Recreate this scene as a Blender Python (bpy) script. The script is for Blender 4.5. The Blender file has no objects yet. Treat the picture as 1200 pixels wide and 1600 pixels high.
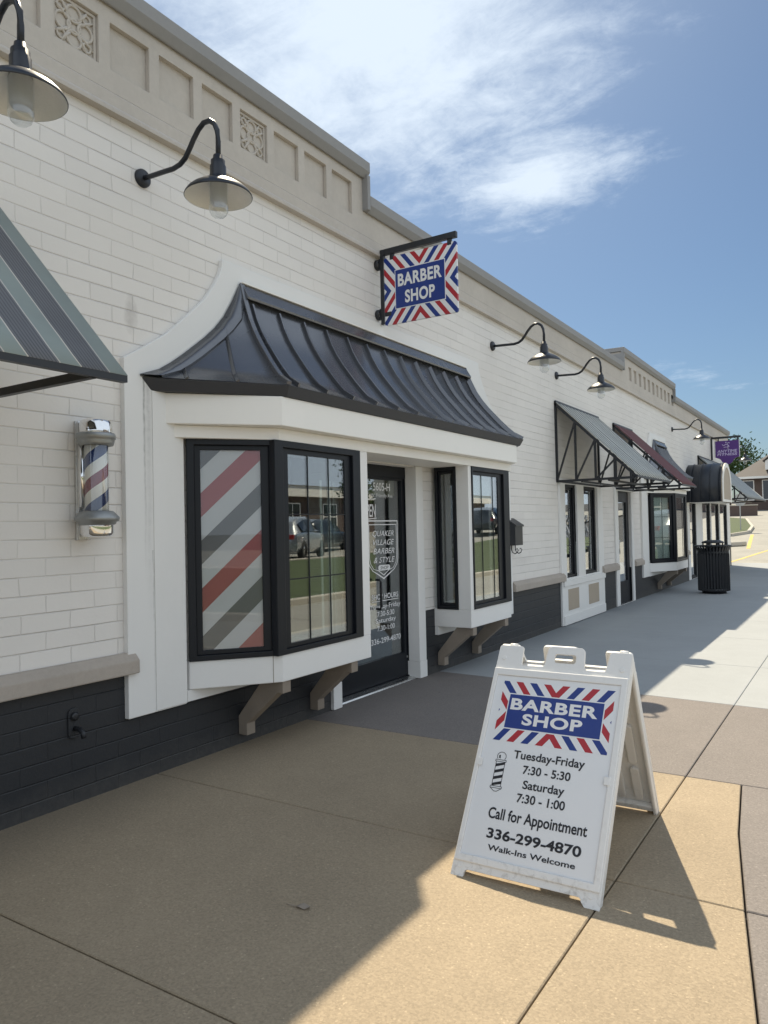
import bpy, bmesh, math, random
from mathutils import Vector, Matrix, noise as mnoise
R = math.radians
V = Vector
random.seed(7)
scene = bpy.context.scene
C = scene.collection

# ------------------------------------------------------------------ camera
cam_d = bpy.data.cameras.new('camera')
cam = bpy.data.objects.new('camera', cam_d); C.objects.link(cam)
right = V((0.84143, 0.53994, -0.02242)); down = V((-0.03097, 0.00675, -0.99950)); fwd = V((-0.53981, 0.84171, 0.02256))
right.normalize(); fwd = (fwd - right*fwd.dot(right)).normalized(); up = right.cross(fwd)
mw = Matrix((right, up, -fwd)).transposed().to_4x4(); mw.translation = (0, 0, 1.5)
cam.matrix_world = mw
cam_d.sensor_fit = 'VERTICAL'; cam_d.sensor_height = 36; cam_d.lens = 1163.0/1600*36
cam_d.clip_start = 0.05; cam_d.clip_end = 2000
scene.camera = cam
scene.render.resolution_x = 768; scene.render.resolution_y = 1024
scene.cycles.transparent_max_bounces = 24
scene.cycles.max_bounces = 10

# ------------------------------------------------------------------ light
SUN_TRAVEL = V((0.45, -0.63, -1.0))
ELEV = math.atan2(1.0, math.hypot(0.45, 0.63)); AZ = math.atan2(-0.45, 0.63)
SKY_STRENGTH = 0.05; SUN_STRENGTH = 4.9; EXPOSURE = 0.55
SKY_TINT = (0.88, 1.05, 1.14)
w = bpy.data.worlds.new('World'); scene.world = w; w.use_nodes = True
nt = w.node_tree; N = nt.nodes; LK = nt.links
for n in list(N): N.remove(n)
wo = N.new('ShaderNodeOutputWorld'); bg = N.new('ShaderNodeBackground'); bg.inputs['Strength'].default_value = SKY_STRENGTH
LK.new(bg.outputs[0], wo.inputs[0])
sky = N.new('ShaderNodeTexSky'); sky.sky_type = 'NISHITA'; sky.sun_disc = False
sky.sun_elevation = ELEV; sky.sun_rotation = AZ
sky.air_density = 1.0; sky.dust_density = 1.5; sky.ozone_density = 3.0; sky.altitude = 200
tc = N.new('ShaderNodeTexCoord'); sp = N.new('ShaderNodeSeparateXYZ'); LK.new(tc.outputs['Generated'], sp.inputs[0])
def wm(op, a, b=None, c=None, clamp=False):
    n = N.new('ShaderNodeMath'); n.operation = op; n.use_clamp = clamp
    for i, x in enumerate((a, b, c)):
        if x is None: continue
        if isinstance(x, (int, float)): n.inputs[i].default_value = x
        else: LK.new(x, n.inputs[i])
    return n.outputs[0]
zz = wm('ADD', wm('MAXIMUM', sp.outputs[2], 0.0), 0.1)
cu = wm('DIVIDE', sp.outputs[0], zz); cv = wm('DIVIDE', sp.outputs[1], zz)
def ell(cx, cy, a, b, rot):          # 1 in the middle of a patch of sky, 0 outside
    dx = wm('SUBTRACT', cu, cx); dy = wm('SUBTRACT', cv, cy)
    c, s = math.cos(rot), math.sin(rot)
    p = wm('ADD', wm('MULTIPLY', dx, c), wm('MULTIPLY', dy, s)); q = wm('SUBTRACT', wm('MULTIPLY', dy, c), wm('MULTIPLY', dx, s))
    d = wm('SQRT', wm('ADD', wm('POWER', wm('DIVIDE', p, a), 2.0), wm('POWER', wm('DIVIDE', q, b), 2.0)))
    return wm('SUBTRACT', 1.25, d, clamp=False)
m1 = ell(-0.66, 1.05, 0.44, 0.66, R(8)); m2 = ell(-0.62, 1.64, 0.26, 0.26, 0.0); m3 = ell(-0.57, 3.55, 0.16, 0.28, R(-20))
mask = wm('MAXIMUM', wm('MAXIMUM', m1, m2), wm('MULTIPLY', m3, 0.42))
cvec = N.new('ShaderNodeCombineXYZ'); LK.new(cu, cvec.inputs[0]); LK.new(cv, cvec.inputs[1])
mp = N.new('ShaderNodeMapping'); mp.inputs['Rotation'].default_value = (0, 0, R(62)); mp.inputs['Scale'].default_value = (1.0, 2.6, 1)
LK.new(cvec.outputs[0], mp.inputs[0])
def wnoise(sc, det, ro, dist, vec):
    n = N.new('ShaderNodeTexNoise'); n.inputs['Scale'].default_value = sc; n.inputs['Detail'].default_value = det
    n.inputs['Roughness'].default_value = ro; n.inputs['Distortion'].default_value = dist; LK.new(vec, n.inputs['Vector']); return n.outputs[0]
n1 = wnoise(2.2, 9, 0.62, 0.9, mp.outputs[0]); n2 = wnoise(7.0, 8, 0.66, 0.5, cvec.outputs[0]); n3 = wnoise(24.0, 6, 0.7, 0.8, cvec.outputs[0])
nn = wm('ADD', wm('MULTIPLY', n1, 0.48), wm('ADD', wm('MULTIPLY', n2, 0.36), wm('MULTIPLY', n3, 0.16)))
dens = wm('ADD', wm('MULTIPLY', wm('SUBTRACT', nn, 0.5), 4.2), wm('SUBTRACT', wm('MULTIPLY', mask, 1.6), 0.27))
mr = N.new('ShaderNodeMapRange'); mr.interpolation_type = 'SMOOTHSTEP'
LK.new(dens, mr.inputs[0]); mr.inputs[1].default_value = 0.0; mr.inputs[2].default_value = 1.6; mr.inputs[3].default_value = 0.0; mr.inputs[4].default_value = 0.95
# bank of bright cloud added out of view to light the shaded shop front
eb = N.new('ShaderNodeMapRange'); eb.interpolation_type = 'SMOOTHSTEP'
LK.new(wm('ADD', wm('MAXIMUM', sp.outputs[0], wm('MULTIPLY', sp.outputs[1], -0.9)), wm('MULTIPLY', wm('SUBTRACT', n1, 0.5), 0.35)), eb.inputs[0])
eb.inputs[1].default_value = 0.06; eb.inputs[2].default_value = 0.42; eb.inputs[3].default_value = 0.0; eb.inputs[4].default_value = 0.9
tint = N.new('ShaderNodeMixRGB'); tint.blend_type = 'MULTIPLY'; tint.inputs[0].default_value = 1.0
LK.new(sky.outputs[0], tint.inputs[1]); tint.inputs[2].default_value = (*SKY_TINT, 1)
vc = N.new('ShaderNodeMixRGB'); LK.new(mr.outputs[0], vc.inputs[0]); LK.new(tint.outputs[0], vc.inputs[1]); vc.inputs[2].default_value = (11.2, 12.7, 14.4, 1)
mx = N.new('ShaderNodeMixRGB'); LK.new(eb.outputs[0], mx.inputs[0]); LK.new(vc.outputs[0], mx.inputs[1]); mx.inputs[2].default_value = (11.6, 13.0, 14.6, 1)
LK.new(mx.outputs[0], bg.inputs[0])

sun_d = bpy.data.lights.new('sun', 'SUN'); sun_d.energy = SUN_STRENGTH; sun_d.angle = R(0.53); sun_d.color = (1.0, 0.875, 0.67)
sun = bpy.data.objects.new('sun', sun_d); C.objects.link(sun)
sun.rotation_mode = 'QUATERNION'; sun.rotation_quaternion = SUN_TRAVEL.to_track_quat('-Z', 'Y')
scene.view_settings.view_transform = 'Standard'; scene.view_settings.look = 'None'
scene.view_settings.exposure = EXPOSURE; scene.view_settings.gamma = 1.0

# ------------------------------------------------------------------ materials
class NT:
    def __init__(s, name):
        s.m = bpy.data.materials.new(name); s.m.use_nodes = True; s.t = s.m.node_tree; s.n = s.t.nodes
        s.b = s.n['Principled BSDF']; s.out = s.n['Material Output']
    def new(s, ty, **kw):
        n = s.n.new(ty)
        for k, v in kw.items(): setattr(n, k, v)
        return n
    def lk(s, a, b): s.t.links.new(a, b)
    def math(s, op, a, b=None, c=None, clamp=False):
        n = s.new('ShaderNodeMath', operation=op); n.use_clamp = clamp
        for i, x in enumerate((a, b, c)):
            if x is None: continue
            if isinstance(x, (int, float)): n.inputs[i].default_value = x
            else: s.lk(x, n.inputs[i])
        return n.outputs[0]
    def noise(s, vec, sc, det=3, ro=0.55, dist=0):
        n = s.new('ShaderNodeTexNoise'); n.inputs['Scale'].default_value = sc; n.inputs['Detail'].default_value = det
        n.inputs['Roughness'].default_value = ro; n.inputs['Distortion'].default_value = dist; s.lk(vec, n.inputs['Vector']); return n.outputs[0]
    def mix(s, f, a, b, bt='MIX'):
        n = s.new('ShaderNodeMixRGB', blend_type=bt)
        for i, x in ((0, f), (1, a), (2, b)):
            if isinstance(x, (int, float)): n.inputs[i].default_value = x
            elif isinstance(x, (tuple, list)): n.inputs[i].default_value = (*x[:3], 1)
            else: s.lk(x, n.inputs[i])
        return n.outputs[0]
    def ramp(s, f, stops, interp='LINEAR'):
        n = s.new('ShaderNodeValToRGB'); n.color_ramp.interpolation = interp; e = n.color_ramp.elements
        while len(e) < len(stops): e.new(0.5)
        for i, (p, c) in enumerate(stops):
            e[i].position = p; e[i].color = (*c[:3], 1) if not isinstance(c, (int, float)) else (c, c, c, 1)
        s.lk(f, n.inputs[0]); return n.outputs[0]
    def coord(s, kind='obj'):
        if kind == 'pos': return s.new('ShaderNodeNewGeometry').outputs['Position']
        return s.new('ShaderNodeTexCoord').outputs['Object']
    def bump(s, h, st, dist=0.01):
        n = s.new('ShaderNodeBump'); n.inputs['Strength'].default_value = st; n.inputs['Distance'].default_value = dist
        s.lk(h, n.inputs['Height']); s.lk(n.outputs[0], s.b.inputs['Normal'])

def M(name, col, rough=0.5, metal=0.0, var=0.12, sc=6.0, bump=0.0, bsc=120.0, spec=0.5, coat=0.0, fine=0.05):
    t = NT(name); co = t.coord('obj')
    a = t.noise(co, sc, 4, 0.6); b = t.noise(co, sc*14, 3, 0.6)
    f = t.math('ADD', t.math('MULTIPLY', t.math('SUBTRACT', a, 0.5), var*2.6), t.math('MULTIPLY', t.math('SUBTRACT', b, 0.5), fine*2.6))
    f = t.math('ADD', f, 1.0)
    cc = t.new('ShaderNodeVectorMath', operation='SCALE'); cc.inputs[0].default_value = col; t.lk(f, cc.inputs['Scale'])
    t.lk(cc.outputs[0], t.b.inputs['Base Color'])
    t.lk(t.math('ADD', t.math('MULTIPLY', t.math('SUBTRACT', a, 0.5), 0.25), rough, clamp=True), t.b.inputs['Roughness'])
    t.b.inputs['Metallic'].default_value = metal; t.b.inputs['Specular IOR Level'].default_value = spec
    t.b.inputs['Coat Weight'].default_value = coat
    if bump: t.bump(t.noise(co, bsc, 4, 0.6), bump, 0.004)
    return t.m

def brick(name, col, groove, rough, var, z0=0.081, stains=(), splash=None):
    t = NT(name); pos = t.coord('pos'); s = t.new('ShaderNodeSeparateXYZ'); t.lk(pos, s.inputs[0])
    wob = t.noise(pos, 1.7, 3); wz = t.math('MULTIPLY', t.math('SUBTRACT', wob, 0.5), 0.012)
    c = t.new('ShaderNodeCombineXYZ')
    t.lk(t.math('ADD', t.math('ADD', s.outputs[1], -2.58+3.05), t.math('MULTIPLY', t.math('SUBTRACT', t.noise(pos, 2.3, 2), 0.5), 0.05)), c.inputs[0])
    t.lk(t.math('ADD', t.math('ADD', s.outputs[2], -z0+4.0), wz), c.inputs[1])
    b = t.new('ShaderNodeTexBrick'); b.offset = 0.5
    for k, v in (('Scale', 1.0), ('Mortar Size', 0.0035), ('Mortar Smooth', 0.55), ('Bias', 0.0), ('Brick Width', 0.305), ('Row Height', 0.1)): b.inputs[k].default_value = v
    b.inputs['Color1'].default_value = (1, 1, 1, 1); b.inputs['Color2'].default_value = (0.955, 0.955, 0.955, 1); b.inputs['Mortar'].default_value = (1, 1, 1, 1)
    t.lk(c.outputs[0], b.inputs['Vector'])
    big = t.noise(pos, 0.9, 5, 0.6); fine = t.noise(pos, 55, 4, 0.6)
    # grooves are filled with paint unevenly
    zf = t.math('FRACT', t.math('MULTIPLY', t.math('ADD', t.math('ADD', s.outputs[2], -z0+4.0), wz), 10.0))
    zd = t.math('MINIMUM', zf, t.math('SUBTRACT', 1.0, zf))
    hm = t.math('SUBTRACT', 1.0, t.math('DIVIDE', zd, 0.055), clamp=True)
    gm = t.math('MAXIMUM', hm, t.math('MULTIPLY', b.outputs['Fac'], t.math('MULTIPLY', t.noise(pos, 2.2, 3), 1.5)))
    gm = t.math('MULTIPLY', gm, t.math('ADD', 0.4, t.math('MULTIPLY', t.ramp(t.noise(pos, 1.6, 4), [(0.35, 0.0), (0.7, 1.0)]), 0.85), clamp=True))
    k = t.math('ADD', 1.0 - var*0.5, t.math('MULTIPLY', big, var))
    base = t.mix(1.0, b.outputs['Color'], col, 'MULTIPLY')
    sc = t.new('ShaderNodeVectorMath', operation='SCALE'); t.lk(base, sc.inputs[0]); t.lk(k, sc.inputs['Scale'])
    fin = t.mix(t.math('MULTIPLY', gm, 0.42), sc.outputs[0], groove)  # joint lines darkened in the colour: painted groove shading, with some dirt
    if splash:
        e = t.math('SUBTRACT', 1.0, t.math('DIVIDE', s.outputs[2], t.math('ADD', 0.02, t.math('MULTIPLY', t.noise(pos, 4.0, 5, 0.65), 0.30))), clamp=True)
        e = t.math('MULTIPLY', e, t.math('MULTIPLY', t.noise(pos, 30, 4), 1.1), clamp=True)
        fin = t.mix(e, fin, splash)
    for sy, sz, ay, az, amt in stains:
        e = t.math('ADD', t.math('POWER', t.math('DIVIDE', t.math('SUBTRACT', s.outputs[1], sy), ay), 2.0), t.math('POWER', t.math('DIVIDE', t.math('SUBTRACT', s.outputs[2], sz), az), 2.0))
        e = t.math('SUBTRACT', 1.0, t.math('ADD', e, t.math('MULTIPLY', t.math('SUBTRACT', t.noise(pos, 14, 4), 0.5), 1.6)), clamp=True)
        fin = t.mix(t.math('MULTIPLY', e, amt), fin, groove)
    t.lk(fin, t.b.inputs['Base Color'])
    t.b.inputs['Roughness'].default_value = rough; t.b.inputs['Specular IOR Level'].default_value = 0.35
    h = t.math('SUBTRACT', t.math('MULTIPLY', fine, 0.16), t.math('MULTIPLY', gm, 0.8))
    h = t.math('ADD', h, t.math('MULTIPLY', t.noise(pos, 9, 3), 0.25))
    t.bump(h, 0.75, 0.008)
    return t.m

def concrete(name, col, speck, mott, bump, rough=0.85, stain=0.0, gum=0.0):
    t = NT(name); pos = t.coord('pos')
    a = t.noise(pos, 0.9, 5, 0.62); b = t.noise(pos, 7, 4, 0.6); c = t.noise(pos, 75, 2, 0.5)
    vo = t.new('ShaderNodeTexVoronoi'); vo.inputs['Scale'].default_value = 150; t.lk(pos, vo.inputs['Vector'])
    f = t.math('ADD', t.math('MULTIPLY', t.math('SUBTRACT', a, 0.5), mott*3.2), t.math('MULTIPLY', t.math('SUBTRACT', b, 0.5), mott*1.3))
    sk = t.math('ADD', t.math('MULTIPLY', t.math('SUBTRACT', c, 0.5), speck*2.0), 0.0)
    # separate little stones of lighter and darker colour
    sv = t.new('ShaderNodeSeparateColor'); t.lk(vo.outputs['Color'], sv.inputs[0])
    sk = t.math('ADD', sk, t.math('MULTIPLY', t.math('SUBTRACT', sv.outputs[0], 0.5), speck))
    light = t.math('MULTIPLY', t.math('GREATER_THAN', sv.outputs[1], 0.985), speck*1.3)
    tot = t.math('ADD', t.math('ADD', 1.0, f), t.math('ADD', sk, light))
    sc = t.new('ShaderNodeVectorMath', operation='SCALE'); sc.inputs[0].default_value = col; t.lk(tot, sc.inputs['Scale'])
    out = sc.outputs[0]
    if stain:
        st = t.ramp(t.noise(pos, 0.55, 4, 0.65, 0.4), [(0.50, 0.0), (0.72, 1.0)])
        out = t.mix(t.math('MULTIPLY', st, stain), out, (col[0]*0.45, col[1]*0.46, col[2]*0.5))
    if gum:
        vg = t.new('ShaderNodeTexVoronoi'); vg.inputs['Scale'].default_value = 1.3; t.lk(pos, vg.inputs['Vector'])
        sg = t.new('ShaderNodeSeparateColor'); t.lk(vg.outputs['Color'], sg.inputs[0])
        rad = t.math('MULTIPLY', sg.outputs[0], 0.035)
        g_ = t.math('MULTIPLY', t.math('LESS_THAN', t.math('ADD', vg.outputs['Distance'], t.math('MULTIPLY', t.math('SUBTRACT', b, 0.5), 0.01)), rad), t.math('GREATER_THAN', sg.outputs[1], 0.45))
        out = t.mix(t.math('MULTIPLY', g_, gum), out, (col[0]*0.3, col[1]*0.3, col[2]*0.3))
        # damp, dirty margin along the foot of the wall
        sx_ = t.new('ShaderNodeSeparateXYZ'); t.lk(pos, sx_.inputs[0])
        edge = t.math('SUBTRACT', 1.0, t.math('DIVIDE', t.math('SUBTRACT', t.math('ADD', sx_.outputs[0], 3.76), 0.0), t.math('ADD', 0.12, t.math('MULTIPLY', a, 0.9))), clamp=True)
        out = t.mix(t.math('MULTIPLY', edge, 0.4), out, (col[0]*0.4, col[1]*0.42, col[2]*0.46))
    t.lk(out, t.b.inputs['Base Color']); t.b.inputs['Roughness'].default_value = rough; t.b.inputs['Specular IOR Level'].default_value = 0.3
    if bump: t.bump(t.math('ADD', c, t.math('MULTIPLY', sv.outputs[0], 0.6)), bump, 0.003)
    return t.m

def glass(name, tint=(0.86, 0.9, 0.9), boost=1.5, base=0.015, rough=0.0):
    t = NT(name); t.n.remove(t.b)
    tr = t.new('ShaderNodeBsdfTransparent'); tr.inputs[0].default_value = (*tint, 1)
    gl = t.new('ShaderNodeBsdfGlossy'); gl.inputs['Roughness'].default_value = rough; gl.inputs[0].default_value = (0.96, 0.98, 1, 1)
    fr = t.new('ShaderNodeFresnel'); bf = t.new('ShaderNodeNewGeometry').outputs['Backfacing']
    t.lk(t.math('SUBTRACT', 1.52, t.math('MULTIPLY', bf, 1.52-1/1.52)), fr.inputs[0])
    f = t.math('ADD', t.math('MULTIPLY', fr.outputs[0], boost), base, clamp=True)
    mx = t.new('ShaderNodeMixShader'); t.lk(f, mx.inputs[0]); t.lk(tr.outputs[0], mx.inputs[1]); t.lk(gl.outputs[0], mx.inputs[2])
    t.lk(mx.outputs[0], t.out.inputs[0]); return t.m

def stripes(name, axis, period, bands, rough=0.6, off=0.0, pin=None):
    """bands: list of (start fraction, colour) along one axis of the object"""
    t = NT(name); co = t.coord('obj'); s = t.new('ShaderNodeSeparateXYZ'); t.lk(co, s.inputs[0])
    x = t.math('ADD', t.math('MULTIPLY', s.outputs[axis], 1.0/period), off+1000)
    f = t.math('FRACT', x)
    c = t.ramp(f, bands, 'CONSTANT')
    if pin:
        p0, p1, per, dark = pin
        inb = t.math('MULTIPLY', t.math('GREATER_THAN', f, p0), t.math('LESS_THAN', f, p1))
        pl = t.math('GREATER_THAN', t.math('FRACT', t.math('MULTIPLY', x, per)), 0.6)
        c = t.mix(t.math('MULTIPLY', inb, pl), c, dark)
    ns = t.noise(co, 3.0, 4); fac = t.math('ADD', 0.8, t.math('MULTIPLY', ns, 0.4))
    sc = t.new('ShaderNodeVectorMath', operation='SCALE'); t.lk(c, sc.inputs[0]); t.lk(fac, sc.inputs['Scale'])
    t.lk(sc.outputs[0], t.b.inputs['Base Color']); t.b.inputs['Roughness'].default_value = rough
    t.bump(t.noise(co, 500, 2), 0.2, 0.002)
    return t.m

RED = (0.42, 0.018, 0.03); BLUE = (0.008, 0.035, 0.22); WHITE = (0.80, 0.80, 0.80)
def chevrons(name, W, H, iu, iv, wscale, red=RED, blue=BLUE, off=0.0, cen=(0, 0)):
    """printed chevrons, mirrored about both middle lines; iu / iv: object axes across / up"""
    t = NT(name); co = t.coord('obj'); s = t.new('ShaderNodeSeparateXYZ'); t.lk(co, s.inputs[0])
    u = t.math('ABSOLUTE', t.math('SUBTRACT', s.outputs[iu], cen[0])); v = t.math('ABSOLUTE', t.math('SUBTRACT', s.outputs[iv], cen[1]))
    x = t.math('SUBTRACT', u, t.math('MULTIPLY', v, wscale[1]))         # constant along each stripe
    x = t.math('ADD', t.math('DIVIDE', t.math('ADD', x, H/2*wscale[1]), wscale[0]), off)
    f = t.math('FRACT', t.math('ADD', t.math('DIVIDE', x, 4.0), 100))
    c = t.ramp(f, [(0.0, red), (0.25, WHITE), (0.5, blue), (0.75, WHITE)], 'CONSTANT')
    t.lk(c, t.b.inputs['Base Color']); t.b.inputs['Roughness'].default_value = 0.32; return t.m

MT = {}
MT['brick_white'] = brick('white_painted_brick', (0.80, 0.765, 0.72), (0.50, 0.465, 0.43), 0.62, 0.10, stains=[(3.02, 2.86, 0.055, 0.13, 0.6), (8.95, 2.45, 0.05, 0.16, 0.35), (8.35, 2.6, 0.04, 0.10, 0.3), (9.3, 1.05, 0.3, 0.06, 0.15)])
MT['brick_dark'] = brick('charcoal_painted_brick', (0.030, 0.032, 0.036), (0.016, 0.017, 0.02), 0.5, 0.35, splash=(0.085, 0.080, 0.074))
MT['stone'] = M('cast_stone', (0.53, 0.485, 0.43), 0.85, var=0.12, sc=1.6, bump=0.25, bsc=90, fine=0.06)
MT['sill'] = M('stone_sill', (0.42, 0.37, 0.32), 0.85, var=0.12, sc=2.5, bump=0.3, bsc=120, fine=0.08)
MT['coping'] = M('coping_metal', (0.29, 0.285, 0.28), 0.7, var=0.1, sc=2, bump=0.1)
MT['trim'] = M('white_painted_trim', (0.80, 0.79, 0.765), 0.5, var=0.035, sc=2.0, bump=0.05, bsc=60, fine=0.012)
def streaked(name, col, dirt, streaks):
    t = NT(name); pos = t.coord('pos'); s = t.new('ShaderNodeSeparateXYZ'); t.lk(pos, s.inputs[0])
    a = t.noise(pos, 2.0, 4); fac = None
    for yc_, wd_, zt_, zb2_, amt in streaks:
        wob = t.math('MULTIPLY', t.math('SUBTRACT', t.noise(pos, 5.0, 3), 0.5), 0.03)
        d = t.math('DIVIDE', t.math('ABSOLUTE', t.math('SUBTRACT', t.math('ADD', s.outputs[1], wob), yc_)), wd_)
        m_ = t.math('MULTIPLY', t.math('SUBTRACT', 1.0, d, clamp=True), t.math('MULTIPLY', t.math('LESS_THAN', s.outputs[2], zt_), t.math('DIVIDE', t.math('SUBTRACT', s.outputs[2], zb2_), zt_-zb2_, clamp=True)))
        m_ = t.math('MULTIPLY', m_, t.math('MULTIPLY', t.noise(pos, 25, 4), amt*1.6), clamp=True)
        fac = m_ if fac is None else t.math('MAXIMUM', fac, m_)
    k = t.math('ADD', 0.965, t.math('MULTIPLY', a, 0.07)); sc = t.new('ShaderNodeVectorMath', operation='SCALE'); sc.inputs[0].default_value = col; t.lk(k, sc.inputs['Scale'])
    t.lk(t.mix(fac, sc.outputs[0], dirt), t.b.inputs['Base Color']); t.b.inputs['Roughness'].default_value = 0.5
    t.bump(t.noise(pos, 60, 4), 0.06, 0.004); return t.m
MT['trim_streaked'] = streaked('rain_streaked_trim', (0.80, 0.79, 0.765), (0.20, 0.19, 0.18), [(3.075, 0.012, 2.48, 1.2, 0.9), (3.105, 0.035, 2.46, 0.9, 0.45), (3.13, 0.010, 1.4, 0.2, 0.5)])
MT['trim_warm'] = M('cream_painted_trim', (0.86, 0.835, 0.785), 0.5, var=0.03, sc=2.0, bump=0.04, bsc=60, fine=0.012)
MT['beige'] = M('beige_painted_board', (0.42, 0.35, 0.27), 0.6, var=0.06, sc=5, bump=0.1)
MT['timber'] = M('taupe_painted_timber', (0.27, 0.225, 0.18), 0.65, var=0.14, sc=7, bump=0.2, bsc=80)
MT['black'] = M('black_window_frame', (0.006, 0.008, 0.012), 0.45, spec=0.35, var=0.15, sc=4, fine=0.05)
MT['iron'] = M('black_iron', (0.016, 0.018, 0.022), 0.42, var=0.2, sc=9, bump=0.06, bsc=200)
MT['roofmetal'] = M('dark_bronze_roof_metal', (0.17, 0.176, 0.192), 0.25, metal=0.7, var=0.12, sc=1.4, bump=0.05, bsc=3.0)
MT['gutter'] = M('charcoal_gutter_paint', (0.048, 0.050, 0.057), 0.5, var=0.15, sc=3, spec=0.3)
MT['lampmetal'] = M('lamp_black_metal', (0.022, 0.025, 0.032), 0.33, metal=0.2, var=0.15, sc=8)
MT['enamel'] = M('white_enamel', (0.80, 0.79, 0.76), 0.35, var=0.05, sc=8)
MT['galv'] = M('galvanised_iron', (0.33, 0.34, 0.34), 0.45, metal=0.7, var=0.2, sc=14, bump=0.1)
MT['chrome'] = M('chrome', (0.82, 0.82, 0.82), 0.06, metal=1.0, var=0.03)
MT['alu'] = M('brushed_aluminium', (0.62, 0.62, 0.61), 0.28, metal=1.0, var=0.06)
MT['glass'] = glass('window_glass', (0.80, 0.85, 0.84), 2.3, 0.045)
MT['glass_film'] = glass('film_window_glass', (0.93, 0.94, 0.94), 0.8, 0.0)
MT['clear'] = glass('clear_glass', (0.94, 0.95, 0.95), 1.6, 0.05, 0.03)
MT['frost'] = M('frosted_glass', (0.50, 0.51, 0.52), 0.4, var=0.05)
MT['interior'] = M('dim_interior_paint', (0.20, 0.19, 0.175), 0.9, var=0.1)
MT['blind'] = M('white_blind', (0.74, 0.74, 0.70), 0.8, var=0.05)
MT['plastic'] = M('white_moulded_plastic', (0.80, 0.79, 0.765), 0.42, var=0.03, sc=6, bump=0.07, bsc=150, fine=0.02)
def scuffed(name, col):
    t = NT(name); pos = t.coord('pos'); s = t.new('ShaderNodeSeparateXYZ'); t.lk(pos, s.inputs[0])
    f1 = t.ramp(t.noise(pos, 24, 6, 0.7, 0.6), [(0.50, 0.0), (0.72, 1.0)])
    low = t.math('SUBTRACT', 1.0, t.math('DIVIDE', s.outputs[2], 0.16), clamp=True)
    amt = t.math('ADD', t.math('MULTIPLY', low, 0.6), 0.07)
    c = t.mix(t.math('MULTIPLY', f1, amt), col, (0.24, 0.21, 0.17))
    t.lk(c, t.b.inputs['Base Color']); t.b.inputs['Roughness'].default_value = 0.42
    t.bump(t.noise(pos, 150, 3), 0.07, 0.004); return t.m
MT['plastic'] = scuffed('scuffed_white_plastic', (0.80, 0.79, 0.765))
MT['print'] = M('white_print_sheet', (0.78, 0.79, 0.80), 0.33, var=0.01, fine=0.005)
MT['ink'] = M('black_ink', (0.012, 0.012, 0.016), 0.4, var=0.05)
MT['inkblue'] = M('blue_ink', BLUE, 0.33, var=0.04)
MT['inkwhite'] = M('white_ink', (0.80, 0.80, 0.80), 0.4, var=0.02)
MT['inkpurple'] = M('purple_print', (0.085, 0.025, 0.19), 0.35, var=0.04)
MT['lavender'] = M('lavender_print', (0.52, 0.45, 0.66), 0.4, var=0.04)
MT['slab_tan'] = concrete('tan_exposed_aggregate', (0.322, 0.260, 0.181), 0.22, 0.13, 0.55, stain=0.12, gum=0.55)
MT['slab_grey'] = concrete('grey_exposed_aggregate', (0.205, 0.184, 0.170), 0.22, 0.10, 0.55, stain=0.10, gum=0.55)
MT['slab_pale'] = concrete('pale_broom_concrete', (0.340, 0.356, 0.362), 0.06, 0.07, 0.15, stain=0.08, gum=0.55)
MT['bed'] = concrete('joint_dirt', (0.035, 0.028, 0.024), 0.3, 0.2, 0.3)
MT['road'] = concrete('worn_concrete_road', (0.31, 0.30, 0.265), 0.16, 0.14, 0.3, stain=0.2)
MT['asphalt'] = concrete('asphalt', (0.055, 0.055, 0.055), 0.3, 0.2, 0.4)
MT['kerb'] = concrete('kerb_concrete', (0.46, 0.43, 0.37), 0.1, 0.12, 0.2)
MT['yellow'] = M('yellow_road_paint', (0.62, 0.43, 0.10), 0.7, var=0.3, sc=3)
MT['lawn'] = M('lawn', (0.060, 0.082, 0.028), 0.9, var=0.45, sc=2.5, bump=0.9, bsc=40, fine=0.3)
MT['leaf'] = M('leaves', (0.045, 0.075, 0.025), 0.9, var=0.5, sc=1.2, fine=0.3, spec=0.1)
MT['bark'] = M('bark', (0.10, 0.075, 0.055), 0.9, var=0.3, sc=6, bump=0.6, bsc=30)
MT['redbrick'] = M('far_red_brick', (0.105, 0.075, 0.064), 0.85, var=0.2, sc=3, fine=0.2)
MT['shingle'] = M('grey_shingles', (0.13, 0.118, 0.108), 0.9, var=0.2, sc=3, bump=0.5, bsc=12, fine=0.2)
MT['tanroof'] = M('tan_roofing', (0.36, 0.30, 0.22), 0.8, var=0.12, sc=2)
MT['canvas_grey'] = stripes('grey_striped_canvas', 1, 0.165, [(0, (0.10, 0.105, 0.10)), (0.48, (0.52, 0.52, 0.47))])
MT['canvas_red'] = M('burgundy_canvas', (0.115, 0.032, 0.034), 0.75, var=0.12, sc=5, bump=0.2, bsc=300)
MT['canvas_pale'] = stripes('pale_striped_canvas', 1, 0.30, [(0, (0.34, 0.35, 0.33)), (0.5, (0.22, 0.23, 0.225))])
MT['canvas_green'] = stripes('green_striped_canvas', 1, 0.225, [(0, (0.265, 0.305, 0.285)), (0.385, (0.62, 0.58, 0.52)), (0.415, (0.145, 0.148, 0.16)), (0.97, (0.55, 0.52, 0.47))], off=0.485, pin=(0.415, 0.97, 14.0, (0.085, 0.087, 0.095)))
MT['canopy'] = M('black_canopy_metal', (0.016, 0.020, 0.028), 0.40, var=0.15, sc=3)
MT['mailbox'] = M('black_mailbox_paint', (0.020, 0.022, 0.027), 0.38, var=0.2, sc=6)
MT['rubber'] = M('tyre_rubber', (0.02, 0.02, 0.02), 0.8)
MT['darkglass'] = M('car_glass', (0.012, 0.015, 0.018), 0.05, var=0.0, spec=0.8)
MT['headlight'] = M('headlight_lens', (0.75, 0.77, 0.8), 0.1)
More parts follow.
